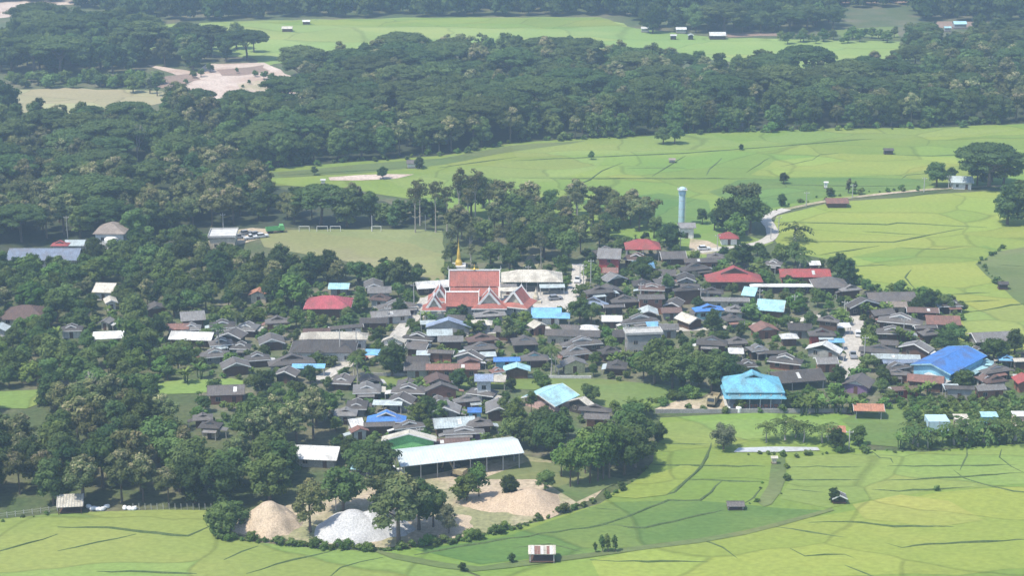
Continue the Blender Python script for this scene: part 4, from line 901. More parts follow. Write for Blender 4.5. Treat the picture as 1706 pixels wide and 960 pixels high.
# leaning tin shelter on the left paddy edge
p = g(116, 858); o = empty('field_shelter', (p.x, p.y + 1.5, 0), math.radians(6)); tag(o, 'lean-to shelter with pale slatted roof on posts by the paddy fence', 'shelter')
roofo = MB(); roofo.slab([(-2.9, -1.7, 1.9), (2.9, -1.7, 1.9), (2.7, 2.0, 3.4), (-3.1, 2.0, 3.4)], .06); ro = roofo.build('roof', 'roof_cream', o)
for k in range(10):
    m1 = MB(); x = -2.8 + k * .62; m1.slab([(x, -1.72, 1.97), (x + .12, -1.72, 1.97), (x, 2.02, 3.47), (x - .12, 2.02, 3.47)], .06); m1.build('batten', 'wall_grey', ro)
for x in (-2.5, 2.4):
    for y, hh in ((-1.4, 1.9), (1.6, 3.1)):
        m1 = MB(); m1.box(x - .08, x + .08, y - .08, y + .08, 0, hh); m1.build('post', 'wall_wood', o)
m1 = MB(); m1.box(-2.4, 2.3, -1.3, 1.4, .3, .45); m1.build('deck', 'wall_wood', o)
for k, (x, y) in enumerate([(148, 847), (155, 850), (163, 851), (171, 851), (178, 847), (208, 849), (216, 850), (224, 850)]):
    p = g(x, y); m1 = MB(); rr = random.Random(k); m1.lathe([(.2, 0), (.62, .1), (.7, .4), (.5, .75), (.15, .85)], 8); q = m1.build('sack', 'sack', None, p, rr.random() * 3); q.scale = (1.2, .8, 1); tag(q, 'white filled sack lying at the fence beside the slatted shelter', 'sack', 'white sacks at the fence')
# rail fence left of the shelter
f = empty('rail_fence', g(40, 860)); tag(f, 'thin grey post and rail fence along the left paddy edge', 'fence'); f0 = f.location.copy()
fp = [g(-30 + k * 14, 868 - k * 1.75) - f0 for k in range(11)]
for q in fp:
    m1 = MB(); m1.box(q.x - .06, q.x + .06, q.y - .06, q.y + .06, 0, 1.3); m1.build('post', 'post', f)
for z in (.6, 1.1):
    m1 = MB(); m1.tube([(q.x, q.y, z) for q in fp], .03, 4); m1.build('rail', 'post', f)
f = empty('stake_fence', g(300, 850)); tag(f, 'line of dark stakes and mesh under the teak trees', 'fence'); f0 = f.location.copy()
for k in range(15):
    q = g(222 + k * 10, 850) - f0; m1 = MB(); m1.box(q.x - .05, q.x + .05, q.y - .05, q.y + .05, 0, 1.5); m1.build('post', 'post', f)
def wall(name, pix, hh, th, m, lab):
    pts = [g(*p) for p in pix]; c = pts[0].copy(); mb = MB()
    for a, b in zip(pts, pts[1:]):
        d = (b - a).normalized(); n = Vector((-d.y, d.x, 0)) * th / 2; a, b = a - c, b - c
        mb.slab([((a - n).x, (a - n).y, hh), ((b - n).x, (b - n).y, hh), ((b + n).x, (b + n).y, hh), ((a + n).x, (a + n).y, hh)], hh)
    tag(mb.build(name, m, None, c), lab, 'wall')
wall('garden_wall', [(1092, 689), (1410, 688)], 1.1, .25, 'wall_grey', 'long dark grey wall in front of the turquoise pavilion')
wall('garden_wall', [(838, 630), (985, 631)], .8, .25, 'wall_pale', 'low pale wall along the back of the village green')
wall('garden_wall', [(1448, 560), (1528, 560)], .7, .25, 'wall_pale', 'low pale wall along the small lawn by dark-roofed houses')
wall('temple_wall', [(708, 534), (742, 533)], 1.8, .3, 'wall_white', 'white boundary wall of the temple gatehouse')
wall('garden_wall', [(600, 626), (830, 628)], .8, .25, 'wall_grey', 'low grey wall along the top of the western green')
# heaps of sand and gravel
def heap(px0, px1, py0, py1, m, lab, peaks, seed):
    s = spx(py1); W = (px1 - px0) / s; Dp = W * .5; aa = dep_angle(g(853, py1)); hh = max(1.2, ((py1 - py0) / s - Dp * .6 * math.sin(aa)) / math.cos(aa)); p = g((px0 + px1) / 2, py1 - 3); n = 46; rr = random.Random(seed); mb = MB()
    ph = [rr.uniform(0, 6) for _ in range(6)]
    def z(x, y):
        v = 0
        for (cx, cy, k, r) in peaks:
            d = math.hypot((x - cx), (y - cy) * 1.0) / r; t_ = math.atan2(y - cy, x - cx)
            v = max(v, k * max(0, 1 - d * (1 + .09 * math.sin(9 * x + ph[2]) * math.sin(7 * y + ph[3])) * (1 + .07 * math.sin(3 * t_ + ph[0]) + .05 * math.sin(5 * t_ + ph[1]))))
        return v
    for j in range(n + 1):
        for i in range(n + 1):
            x, y = -1 + 2 * i / n, -1 + 2 * j / n; v = z(x, y); v = v - .9 * max(0, v - .82) ** 1.3
            mb.v.append((x * W / 2, y * Dp, v * hh - .05 + (rr.uniform(-.03, .03) if v > .02 else 0)))
    for j in range(n):
        for i in range(n):
            q = (j * (n + 1) + i, j * (n + 1) + i + 1, (j + 1) * (n + 1) + i + 1, (j + 1) * (n + 1) + i)
            if max(mb.v[k][2] for k in q) > -.04: mb.f.append(q)
    o = mb.build('material_heap', m, None, (p.x, p.y + Dp * .6, 0)); tag(o, lab, 'heap')
heap(386, 506, 836, 892, 'sand', 'tall tan sand heap left of the gravel', [(-.05, 0, 1.06, .95), (.45, .1, .5, .5)], 1)
heap(518, 690, 852, 909, 'gravel', 'pale grey twin-peaked gravel heap at the yard edge', [(-.25, 0, 1.08, .78), (.12, .1, .9, .7), (.6, .1, .35, .4)], 2)
heap(760, 942, 819, 866, 'sandgold', 'long pinkish sand heap at the right of the yard', [(.35, .05, 1.08, .66), (-.05, .1, .6, .6), (-.45, .1, .42, .5), (-.7, .05, .3, .3)], 3)
heap(700, 800, 862, 890, 'sand', 'low spread of tan sand behind the yard trees', [(0, 0, .5, .9)], 4)
# vehicles
def car(px, py, rot, paint, lab, pick=False, L=4.4, W=1.75, Hh=1.5):
    o = empty('parked_car', g(px, py) + Vector((0, 0, .15)), rot); tag(o, lab, 'car', 'parked vehicles')
    b = MB(); prof = [(-L / 2, .3), (L / 2, .3), (L / 2 + .02, .7), (L / 2 - .15, .86), (-L / 2 + .1, .9), (-L / 2, .7)]; b.prism([(x, -W / 2, z) for x, z in prof], (0, W, 0)); b.build('body', paint, o)
    cb = MB(); q = [(-L / 2 + .35, .88), (L / 2 - 1.25, .86), (L / 2 - 1.9, Hh), (-L / 2 + .75, Hh)] if not pick else [(-.5, .88), (L / 2 - 1.25, .86), (L / 2 - 1.8, Hh + .1), (-.3, Hh + .1)]
    cb.prism([(x, -W / 2 + .12, z) for x, z in q], (0, W - .24, 0)); cb.build('windows', 'glass', o)
    rf = MB(); x0, x1 = q[3][0], q[2][0]; rf.box(x0 - .05, x1 + .05, -W / 2 + .14, W / 2 - .14, q[2][1] - .03, q[2][1] + .05); rf.build('roof', paint, o)
    for sx in (-1, 1):
        for sy in (-1, 1):
            w_ = MB(); n = 10; w_.prism([(sx * L * .31 + .32 * math.cos(k * 6.283 / n), sy * (W / 2 - .1) - .1, .17 + .32 * math.sin(k * 6.283 / n)) for k in range(n)], (0, .2, 0)); w_.build('wheel', 'tyre', o)
    for sy in (-1, 1):
        l_ = MB(); l_.box(L / 2 - .06, L / 2 + .04, sy * .6 - .18, sy * .6 + .18, .6, .74); l_.build('headlight', 'whitepaint', o)
for x, y, r_, pt, lab, pk in [(417, 399, .5, 'carwhite', 'white pickup parked at the corner of the football pitch', True), (427, 393, .6, 'carsilver', 'silver car parked beside the white pickup', False), (437, 396, .4, 'carwhite', 'white car next to the silver one by the football pitch', False), (398, 398, .2, 'carsilver', 'grey car in front of the tan concrete building', False), (410, 391, .5, 'carsilver', 'grey car parked behind the white pickup', False), (1173, 417, .2, 'carwhite', 'white car on the dirt patch by the small red house', False), (1430, 560, 1.4, 'carwhite', 'white car on the concrete lane', False), (925, 500, .3, 'carsilver', 'grey car in the temple courtyard', False), (1421, 596, 1.5, 'carsilver', 'silver pickup lower down the concrete lane', True), (962, 470, 1.4, 'carwhite', 'white pickup on the lane beside utility poles', True), (655, 790, .2, 'carwhite', 'white pickup at the left end of the long metal shed', True), (600, 602, .6, 'carred', 'red car on the street beside the wide dark hall', False)]: car(x, y, r_, pt, lab, pk)
def truck(px, py, rot, paint, lab, Hc=2.6):
    o = empty('truck', g(px, py) + Vector((0, 0, .25)), rot); tag(o, lab, 'truck')
    b = MB(); b.box(-3.2, 3.0, -.9, .9, .55, .8); b.build('chassis', 'tyre', o)
    c = MB(); c.prism([(1.5, -1.05, .8), (3.1, -1.05, .8), (3.1, -1.05, 1.6), (2.8, -1.05, Hc), (1.5, -1.05, Hc)], (0, 2.1, 0)); c.build('cab', paint, o)
    g_ = MB(); g_.prism([(3.13, -.9, 1.62), (3.13, .9, 1.62), (2.86, .9, 2.4), (2.86, -.9, 2.4)], (.03, 0, 0)); g_.build('windscreen', 'glass', o)
    bd = MB(); bd.box(-3.3, 1.35, -1.1, 1.1, .82, 1.0)
    for y in (-1.1, 1.02): bd.box(-3.3, 1.35, y, y + .08, 1.0, 1.9)
    for x in (-3.3, 1.27): bd.box(x, x + .08, -1.02, 1.02, 1.0, 1.9)
    bd.build('cargo_bed', paint, o)
    for x in (-2.3, -1.3, 2.2):
        for sy in (-1, 1):
            w_ = MB(); n = 10; w_.prism([(x + .48 * math.cos(k * 6.283 / n), sy * .85 - .15, .23 + .48 * math.sin(k * 6.283 / n)) for k in range(n)], (0, .3, 0)); w_.build('wheel', 'tyre', o)
truck(1188, 674, -1.9, 'caryellow', 'old tan dump truck parked on the dirt yard by the turquoise pavilion')
truck(459, 388, .3, 'cargreen', 'green truck beside the football pitch corner')
# excavator under the shed
o = empty('excavator', g(765, 794), 2.6); tag(o, 'yellow excavator under the long metal shed', 'excavator')
for sy in (-1, 1):
    m1 = MB(); m1.box(-1.6, 1.6, sy * .95 - .25, sy * .95 + .25, 0, .75); m1.build('track', 'tyre', o)
m1 = MB(); m1.box(-1.7, 1.2, -1.1, 1.1, .8, 1.9); m1.build('house', 'caryellow', o)
m1 = MB(); m1.box(.1, 1.3, -1.0, -.1, 1.92, 2.8); m1.build('cab', 'glass', o)
m1 = MB(); m1.tube([(1.1, .3, 1.5), (2.6, .3, 3.6), (4.0, .3, 3.0)], [.25, .28, .2], 4); m1.build('boom', 'caryellow', o)
m1 = MB(); m1.tube([(4.0, .3, 3.1), (4.6, .3, 1.2)], .18, 4); m1.build('stick', 'caryellow', o)
m1 = MB(); m1.prism([(4.2, -.2, 1.2), (5.0, -.2, 1.1), (4.9, -.2, .5), (4.2, -.2, .4)], (0, 1, 0)); m1.build('bucket', 'tyre', o)
# net house in the orchard
p = g(1564, 722); o = empty('net_house', (p.x, p.y + 2.5, 0)); tag(o, 'grey-green shade net house among the orchard palms', 'shed')
m1 = MB(); m1.box(-2.6, 2.6, -2.4, 2.4, 0, 3); m1.build('net', 'tankblue', o)
for x in (-2.65, 0, 2.65):
    m1 = MB(); m1.box(x - .06, x + .06, -2.5, -2.4, 0, 3.1); m1.build('post', 'post', o)
# ------------------------------------------------------------------ trees
NR = np.random.default_rng(11)
def ico():
    bm = bmesh.new(); bmesh.ops.create_icosphere(bm, subdivisions=1, radius=1); v = np.array([q.co[:] for q in bm.verts]); f = [[q.index for q in a.verts] for a in bm.faces]; bm.free(); return v, f
ICOV, ICOF = ico()
def crown_arrays(clumps, leafsize, dens, low=-.55, core=.72, flat=.32):
    """leaf-sized quads spread over the clumps of a crown; returns verts, faces, tint per face"""
    V, F, T = [], [], []; off = 0
    for (c, r, tint) in clumps:
        c = np.array(c); r = np.array(r)
        n = max(6, int(dens * (r[0] * r[1] + r[0] * r[2] + r[1] * r[2]) * 4 / 3))
        d = NR.normal(size=(n * 2, 3)); d /= np.linalg.norm(d, axis=1)[:, None]; d = d[d[:, 2] > low][:n]; n = len(d)
        p = c + d * r * (NR.uniform(.72, 1.12, (n, 1)))
        nn = d / r; nn /= np.linalg.norm(nn, axis=1)[:, None]; nn = nn + NR.normal(size=(n, 3)) * flat; nn[:, 2] += .2; nn /= np.linalg.norm(nn, axis=1)[:, None]
        ref = NR.normal(size=(n, 3)); u = np.cross(nn, ref); u /= np.linalg.norm(u, axis=1)[:, None]; v = np.cross(nn, u)
        sz = leafsize * NR.uniform(.6, 1.35, (n, 1)); u *= sz; v *= sz * .6
        q = np.stack([p - u, p - v * .9 + nn * .05, p + u, p + v * .9 + nn * .05], 1).reshape(-1, 3)
        V.append(q); idx = np.arange(n * 4).reshape(-1, 4) + off; F += idx.tolist(); off += n * 4
        T += np.clip(tint + NR.normal(size=n) * .12, 0, 1).tolist()
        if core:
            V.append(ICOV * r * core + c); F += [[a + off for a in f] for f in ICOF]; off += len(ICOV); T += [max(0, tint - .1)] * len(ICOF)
    return np.concatenate(V), F, T
def to_mesh(name, V, F, T, m, rnd=None):
    me = bpy.data.meshes.new(name); me.from_pydata(V.tolist() if hasattr(V, 'tolist') else V, [], F); me.materials.append(M[m])
    at = me.color_attributes.new('tint', 'FLOAT_COLOR', 'CORNER')
    ln = np.array([len(f) for f in F]); t = np.repeat(np.array(T), ln); rr = np.repeat(np.array(rnd), ln) if rnd is not None else np.zeros_like(t)
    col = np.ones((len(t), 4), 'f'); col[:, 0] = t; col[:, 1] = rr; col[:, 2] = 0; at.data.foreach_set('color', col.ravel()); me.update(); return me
def trunk_mesh(name, Hh, r0, limbs, m='bark', lean=.0, bare=None):
    mb = MB(); rr = random.Random(hash(name) % 1000 if False else len(name) * 7 + int(Hh * 10))
    zt = Hh * .55; mb.tube([(0, 0, -.3), (lean * .3, 0, zt * .35), (lean, lean * .4, zt)], [r0 * 1.25, r0 * .95, r0 * .7], 7)
    for c in limbs:
        z0 = zt * rr.uniform(.6, .98); k = z0 / zt * lean; m_ = Vector((k, k * .4, z0)).lerp(Vector(c), .5) + Vector((0, 0, .3)); mb.tube([(k, k * .4, z0), m_, c], [r0 * .5, r0 * .33, r0 * .12], 5)
    return mb.mesh(name, m)
def clumps_round(Hh, Rr, base, n, rc, seed, sq=1.0, toplight=0):
    rr = np.random.default_rng(seed); out = []; cz, hz = (base + Hh) / 2, (Hh - base) / 2
    for i in range(n):
        d = rr.normal(size=3); d /= np.linalg.norm(d); k = rr.uniform(.45, .85) if i > n * .25 else rr.uniform(0, .5)
        taper = 1.0 - .25 * d[2] * (1 if sq == 1 else sq)
        c = (d[0] * Rr * k * taper, d[1] * Rr * k * taper, cz + d[2] * hz * k); q = rc * rr.uniform(.65, 1.3)
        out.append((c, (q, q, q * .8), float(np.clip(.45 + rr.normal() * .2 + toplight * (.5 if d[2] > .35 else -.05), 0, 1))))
    return out
def clumps_rain(Hh, Rr, n, seed):
    rr = np.random.default_rng(seed); out = []
    for i in range(n):
        t = rr.uniform(0, 6.283); k = math.sqrt(rr.uniform(0, 1)) * .86; z = Hh * (.93 - .30 * k * k) + rr.normal() * .35
        if i % 4 == 3: z -= Hh * .17; k *= 1.05
        q = Rr * rr.uniform(.17, .30); out.append(((math.cos(t) * Rr * k, math.sin(t) * Rr * k, z), (q, q * rr.uniform(.8, 1.1), q * rr.uniform(.30, .42)), float(np.clip(.45 + rr.normal() * .2, 0, 1))))
    return out
PROTO = {}          # kind -> list of (height, crown_radius, crown mesh, trunk mesh, low-detail arrays)
def proto(kind, m, clumps, Hh, Rr, leafsize, dens, r0, barkm='bark', lean=0, core=.72, nl=5, lowleaf=None, low=-.55):
    V, F, T = crown_arrays(clumps, leafsize, dens, core=core, low=low); limbs = [clumps[(k * 7 + 3) % len(clumps)][0] for k in range(nl)]
    L = crown_arrays(clumps, leafsize * 2.0, dens * .2, core=.8, low=low)
    PROTO.setdefault(kind, []).append((Hh, Rr, to_mesh(kind + '_crown', V, F, T, m), trunk_mesh(kind + '_trunk', Hh, r0, limbs, barkm, lean), L, m))
for k in range(5): proto('broadleaf_tree', 'leaf_broad', clumps_round(11 + k % 3, 4.3 + .5 * (k % 2), 2.2, 40, 1.5, 20 + k), 11 + k % 3, 4.8, .42, 9, .32)
for k in range(4): proto('rain_tree', 'leaf_rain', clumps_rain(15 + k % 2, 9.5 + k, 58, 40 + k), 15 + k % 2, 9.5 + k, .48, 8, .55, nl=12, lean=.8)
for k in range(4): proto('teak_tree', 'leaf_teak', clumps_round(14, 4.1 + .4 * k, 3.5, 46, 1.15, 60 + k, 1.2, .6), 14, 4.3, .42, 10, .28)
for k in range(3): proto('eucalyptus_tree', 'leaf_euc', clumps_round(20, 3.6, 10.5, 34, 1.05, 80 + k, 1.0), 20, 3.6, .34, 9, .26, 'palebark', core=.35)
for k in range(4): proto('garden_tree', 'leaf_lush' if k % 2 else 'leaf_broad', clumps_round(7, 3.1, .9, 30, 1.1, 100 + k), 7, 3.2, .36, 10, .22)
for k in range(3): proto('dense_tree', 'leaf_dark', clumps_round(9, 3.9, .7, 44, 1.2, 120 + k, .4), 9, 3.9, .34, 12, .3)
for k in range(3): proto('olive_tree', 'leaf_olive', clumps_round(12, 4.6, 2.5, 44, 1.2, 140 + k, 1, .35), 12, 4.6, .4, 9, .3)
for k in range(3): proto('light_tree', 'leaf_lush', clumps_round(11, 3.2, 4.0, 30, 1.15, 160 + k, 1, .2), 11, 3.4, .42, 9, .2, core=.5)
for k in range(2): proto('feathery_tree', 'leaf_grey', clumps_round(8, 3.1, .8, 44, .95, 180 + k, .3), 8, 3.2, .22, 22, .18, core=.6)
for k in range(3): proto('columnar_shrub', 'leaf_grey' if k == 0 else 'leaf_broad', clumps_round(6, .85, .2, 20, .5, 200 + k, .2), 6, .95, .24, 16, .12)
for k in range(4): proto('shrub', 'leaf_lush' if k % 2 else 'leaf_broad', clumps_round(2.4, 1.5, .0, 14, .62, 220 + k, .3), 2.4, 1.6, .26, 14, .08)
for k in range(2): proto('far_tree', 'leaf_dark', clumps_round(18, 7.5, 1.5, 38, 2.6, 240 + k, .6), 18, 7.5, .8, 3.5, .5)
for k in range(6): proto('forest_tree', 'leaf_broad' if k % 3 else 'leaf_rain', clumps_round(15, 4.9 + .5 * (k % 3), .6, 52, 1.55, 260 + k, .5 + .3 * (k % 2)), 15, 5.3, .46, 9, .4)
def palm_proto(k, Hh, n, fl, m='leaf_palm', kind='coconut_palm'):
    rr = random.Random(k); mb = MB(); T = []
    for i in range(n):
        t = 6.283 * i / n + rr.uniform(-.2, .2); up = rr.uniform(-.1, 1.1); prev = Vector((0, 0, Hh)); d = Vector((math.cos(t), math.sin(t), up)).normalized(); sd = Vector((-math.sin(t), math.cos(t), 0)); pts = [prev]
        for q in range(6): prev = prev + d * fl / 6; d = (d + Vector((0, 0, -.28))).normalized(); pts.append(prev)
        tt = rr.uniform(.1, .9)
        for q in range(6):
            for sgn in (-1, 1):
                w0 = fl * .15 * (1 - abs(q - 2) / 6); dr = Vector((0, 0, -w0 * .55)); a, b = pts[q], pts[q + 1]
                mb.poly([a, a.lerp(b, .7), a.lerp(b, .9) + sd * sgn * w0 + dr, a.lerp(b, .2) + sd * sgn * w0 + dr]); T.append(tt)
    V = np.array(mb.v)
    tm = MB(); tm.tube([(0, 0, -.2), (.25, .1, Hh * .4), (.1, 0, Hh * .8), (0, 0, Hh + .1)], [.24, .17, .15, .2], 7)
    PROTO.setdefault(kind, []).append((Hh + fl * .35, fl * .8, to_mesh('palm_crown', V, mb.f, T, m), tm.mesh('palm_trunk', 'palebark'), (V, mb.f, T), m))
for k, (a, b, c) in enumerate([(3.0, 18, 3.5), (2.2, 16, 3.2), (4.2, 20, 3.7)]): palm_proto(k, a, b, c)
for k in range(2): palm_proto(30 + k, 7.5 + k, 18, 2.9, kind='tall_palm')
def banana_proto(k):
    rr = random.Random(50 + k); mb = MB(); T = []; tm = MB()
    for st in range(3):
        ox, oy, hh = rr.uniform(-.9, .9), rr.uniform(-.9, .9), rr.uniform(1.5, 2.4); tm.tube([(0, 0, -.05), (ox * .7, oy * .7, .25), (ox, oy, hh)], [.3, .19, .1], 6)
        for i in range(7):
            t = rr.uniform(0, 6.283); prev = Vector((ox, oy, hh)); d = Vector((math.cos(t), math.sin(t), rr.uniform(.7, 2.2))).normalized(); sd = Vector((-math.sin(t), math.cos(t), 0)); pts = [prev]
            for q in range(4): prev = prev + d * .55; d = (d + Vector((0, 0, -.3))).normalized(); pts.append(prev)
            for q in range(4):
                wa, wb = [.1, .32, .36, .28, .05][q], [.1, .32, .36, .28, .05][q + 1]
                for sgn in (-1, 1): mb.poly([pts[q], pts[q + 1], pts[q + 1] + sd * sgn * wb + Vector((0, 0, .08)), pts[q] + sd * sgn * wa + Vector((0, 0, .08))]); T.append(rr.uniform(.4, 1))
    V = np.array(mb.v); PROTO.setdefault('banana_plant', []).append((3.9, 1.8, to_mesh('banana_leaves', V, mb.f, T, 'leaf_lush'), tm.mesh('banana_stem', 'bund'), (V, mb.f, T), 'leaf_lush'))
for k in range(3): banana_proto(k)
TREES = []          # (kind, x, y, height, px, py)
PT = {}
def inpoly(x, y, poly):
    c = False; j = len(poly) - 1
    for i in range(len(poly)):
        xi, yi = poly[i]; xj, yj = poly[j]
        if (yi > y) != (yj > y) and x < (xj - xi) * (y - yi) / (yj - yi) + xi: c = not c
        j = i
    return c
GRID = {}
def free(x, y, r):
    ci, cj = int(x // 10), int(y // 10)
    for a in range(ci - 2, ci + 3):
        for b in range(cj - 2, cj + 3):
            for (qx, qy, qr) in GRID.get((a, b), ()):
                if (qx - x) ** 2 + (qy - y) ** 2 < (r + qr) ** 2: return False
    return True
def put(kind, px, py, hpx=None, hm=None, rad=None):
    p = g(px, py); s = spx(py); hm = hm or hpx / s; TREES.append([kind, p.x, p.y, hm, px, py]); r = rad or hm * .22
    GRID.setdefault((int(p.x // 10), int(p.y // 10)), []).append((p.x, p.y, r))
def hits_house(x, y, r):
    return any(abs(x - sx) < hw + r and abs(y - sy) < hd + r for (sx, sy, hw, hd) in SOLID)
def on_road(x, y, r):
    return any((x - p.x) ** 2 + (y - p.y) ** 2 < (r + 2.2) ** 2 for pts in ROADS for p in pts)
def hides(px, py, hm, wr, y, thr=.09):
    """would it stand in front of a roof the photo shows"""
    s = spx(py); x0, x1, y0, y1 = px - wr * s, px + wr * s, py - hm * s * .95, py
    for (a, b, c, d, ry) in ROOFBOX:
        if ry > y and a < x1 and b > x0 and c < y1 and d > y0:
            ov = (min(b, x1) - max(a, x0)) * (min(d, y1) - max(c, y0))
            if ov > thr * (b - a) * (d - c): return True
    return False
FILLED = []
def fill(poly, kinds, spacing, hr, seed, avoid=True, n=None, keep=None, thr=.09):
    rr = random.Random(seed); pts = [g(*p) for p in poly]; wp = [(p.x, p.y) for p in pts]; x0, x1 = min(p[0] for p in wp), max(p[0] for p in wp); y0, y1 = min(p[1] for p in wp), max(p[1] for p in wp)
    tries = int((x1 - x0) * (y1 - y0) / (spacing ** 2) * 3.2); names, wts = zip(*kinds.items()); cnt = 0
    for _ in range(tries):
        x, y = rr.uniform(x0, x1), rr.uniform(y0, y1)
        if not inpoly(x, y, wp): continue
        px, py = topx((x, y, 0))
        if px < -60 or px > 1770: continue
        k = rr.choices(names, wts)[0]; hh = rr.uniform(*hr) * (1.1 if k == 'rain_tree' else 1); rad = spacing * .5 * (1.35 if k == 'rain_tree' else 1) * (hh / (sum(hr) / 2)) ** .5
        if not free(x, y, rad * .8): continue
        wr = hh * .36
        if avoid and (hits_house(x, y, min(1.2, wr * .4)) or on_road(x, y, .8) or hides(px, py, hh, wr, y, thr)): continue
        if keep and any(inpoly(px, py, q) for q in keep): continue
        TREES.append([k, x, y, hh, px, py]); GRID.setdefault((int(x // 10), int(y // 10)), []).append((x, y, rad * .8)); cnt += 1
    return cnt
# --- trees one can point at
for a in [('dense_tree', 653, 627, 60), ('dense_tree', 436, 658, 46), ('dense_tree', 517, 640, 34), ('dense_tree', 1096, 738, 36), ('feathery_tree', 1205, 750, 56), ('broadleaf_tree', 985, 266, 16), ('dense_tree', 1235, 250, 10), ('broadleaf_tree', 1105, 240, 32), ('broadleaf_tree', 1124, 240, 38), ('dense_tree', 638, 298, 22), ('dense_tree', 699, 281, 20), ('broadleaf_tree', 524, 292, 16), ('dense_tree', 1011, 332, 12), ('dense_tree', 1305, 306, 20), ('columnar_shrub', 1413, 322, 33), ('columnar_shrub', 1424, 323, 26), ('broadleaf_tree', 1381, 328, 20), ('dense_tree', 1302, 344, 22), ('broadleaf_tree', 1560, 311, 46), ('dense_tree', 1583, 308, 32), ('rain_tree', 1648, 311, 74), ('forest_tree', 1672, 309, 66), ('forest_tree', 1628, 308, 58), ('forest_tree', 1652, 303, 62), ('forest_tree', 1678, 374, 76), ('forest_tree', 1712, 374, 84), ('forest_tree', 1698, 354, 60), ('dense_tree', 1390, 838, 28), ('columnar_shrub', 992, 922, 24), ('columnar_shrub', 1004, 921, 38), ('columnar_shrub', 1013, 921, 40), ('columnar_shrub', 1025, 921, 38), ('dense_tree', 852, 939, 18), ('dense_tree', 770, 953, 18), ('shrub', 1560, 818, 10), ('dense_tree', 848, 829, 40), ('light_tree', 798, 834, 64), ('garden_tree', 778, 838, 52), ('broadleaf_tree', 908, 822, 48), ('olive_tree', 517, 888, 100), ('olive_tree', 664, 905, 128), ('broadleaf_tree', 698, 884, 100), ('broadleaf_tree', 722, 880, 78), ('olive_tree', 638, 868, 100), ('feathery_tree', 748, 890, 54), ('garden_tree', 372, 894, 62), ('garden_tree', 392, 880, 54), ('broadleaf_tree', 572, 852, 84), ('dense_tree', 634, 806, 78), ('broadleaf_tree', 600, 790, 60), ('garden_tree', 1430, 742, 34), ('dense_tree', 1395, 750, 40), ('shrub', 1440, 752, 12), ('broadleaf_tree', 1090, 640, 84), ('broadleaf_tree', 1120, 648, 74), ('broadleaf_tree', 1150, 652, 70), ('broadleaf_tree', 1185, 655, 78), ('dense_tree', 1210, 652, 66), ('broadleaf_tree', 1072, 632, 56), ('garden_tree', 1230, 645, 40), ('dense_tree', 1260, 650, 24), ('olive_tree', 847, 572, 50), ('garden_tree', 780, 558, 26), ('garden_tree', 800, 556, 24), ('garden_tree', 760, 556, 22), ('broadleaf_tree', 966, 540, 50), ('broadleaf_tree', 985, 542, 42), ('dense_tree', 1186, 556, 44), ('broadleaf_tree', 1070, 468, 44), ('broadleaf_tree', 1112, 488, 36), ('dense_tree', 1120, 417, 46), ('broadleaf_tree', 1092, 475, 30), ('dense_tree', 1240, 446, 44), ('broadleaf_tree', 1222, 446, 36), ('garden_tree', 1300, 440, 36), ('broadleaf_tree', 1325, 442, 46), ('broadleaf_tree', 1395, 466, 50), ('dense_tree', 1408, 474, 46), ('olive_tree', 1236, 375, 84), ('dense_tree', 1212, 388, 64), ('broadleaf_tree', 1250, 388, 70), ('garden_tree', 1190, 384, 36), ('broadleaf_tree', 1170, 374, 32), ('garden_tree', 1225, 400, 46), ('dense_tree', 1550, 522, 40), ('garden_tree', 1575, 520, 30), ('dense_tree', 1450, 558, 30), ('dense_tree', 1398, 648, 40), ('dense_tree', 1470, 640, 36), ('garden_tree', 1445, 620, 32), ('broadleaf_tree', 1575, 590, 46), ('broadleaf_tree', 1590, 575, 40), ('broadleaf_tree', 1655, 606, 50), ('dense_tree', 1690, 590, 46), ('olive_tree', 160, 760, 100), ('dense_tree', 65, 190, 30), ('dense_tree', 10, 200, 70), ('columnar_shrub', 262, 160, 44), ('columnar_shrub', 250, 156, 40), ('garden_tree', 222, 154, 30), ('dense_tree', 665, 530, 34), ('garden_tree', 600, 522, 32), ('light_tree', 860, 720, 60), ('light_tree', 885, 690, 40), ('garden_tree', 845, 700, 42), ('garden_tree', 790, 648, 24), ('garden_tree', 768, 636, 24), ('dense_tree', 714, 700, 44), ('garden_tree', 700, 704, 36), ('garden_tree', 735, 700, 36)]: put(*a)
for x, y, hh in [(950, 812, 74), (963, 808, 84), (983, 806, 82), (996, 803, 90), (1005, 800, 92), (1015, 798, 96), (1040, 792, 84), (1058, 780, 80), (975, 790, 76), (1030, 775, 80), (1050, 762, 62), (935, 795, 60)]: put('light_tree' if x < 1020 else 'broadleaf_tree', x, y, hh)
for x, y, hh in [(1277, 738, 36), (1308, 734, 42), (1338, 738, 38), (1370, 738, 36), (1325, 730, 28), (595, 650, 62), (918, 628, 56), (1326, 402, 32), (925, 622, 44), (1332, 447, 34), (365, 590, 54), (395, 560, 44), (300, 610, 46), (1530, 745, 40), (1545, 748, 34), (1610, 735, 44), (1640, 738, 40), (1665, 734, 40), (1590, 742, 40), (1690, 735, 40), (1520, 740, 36), (1700, 728, 36), (590, 628, 36)]: put('tall_palm' if x < 1000 else 'coconut_palm', x, y, hh)
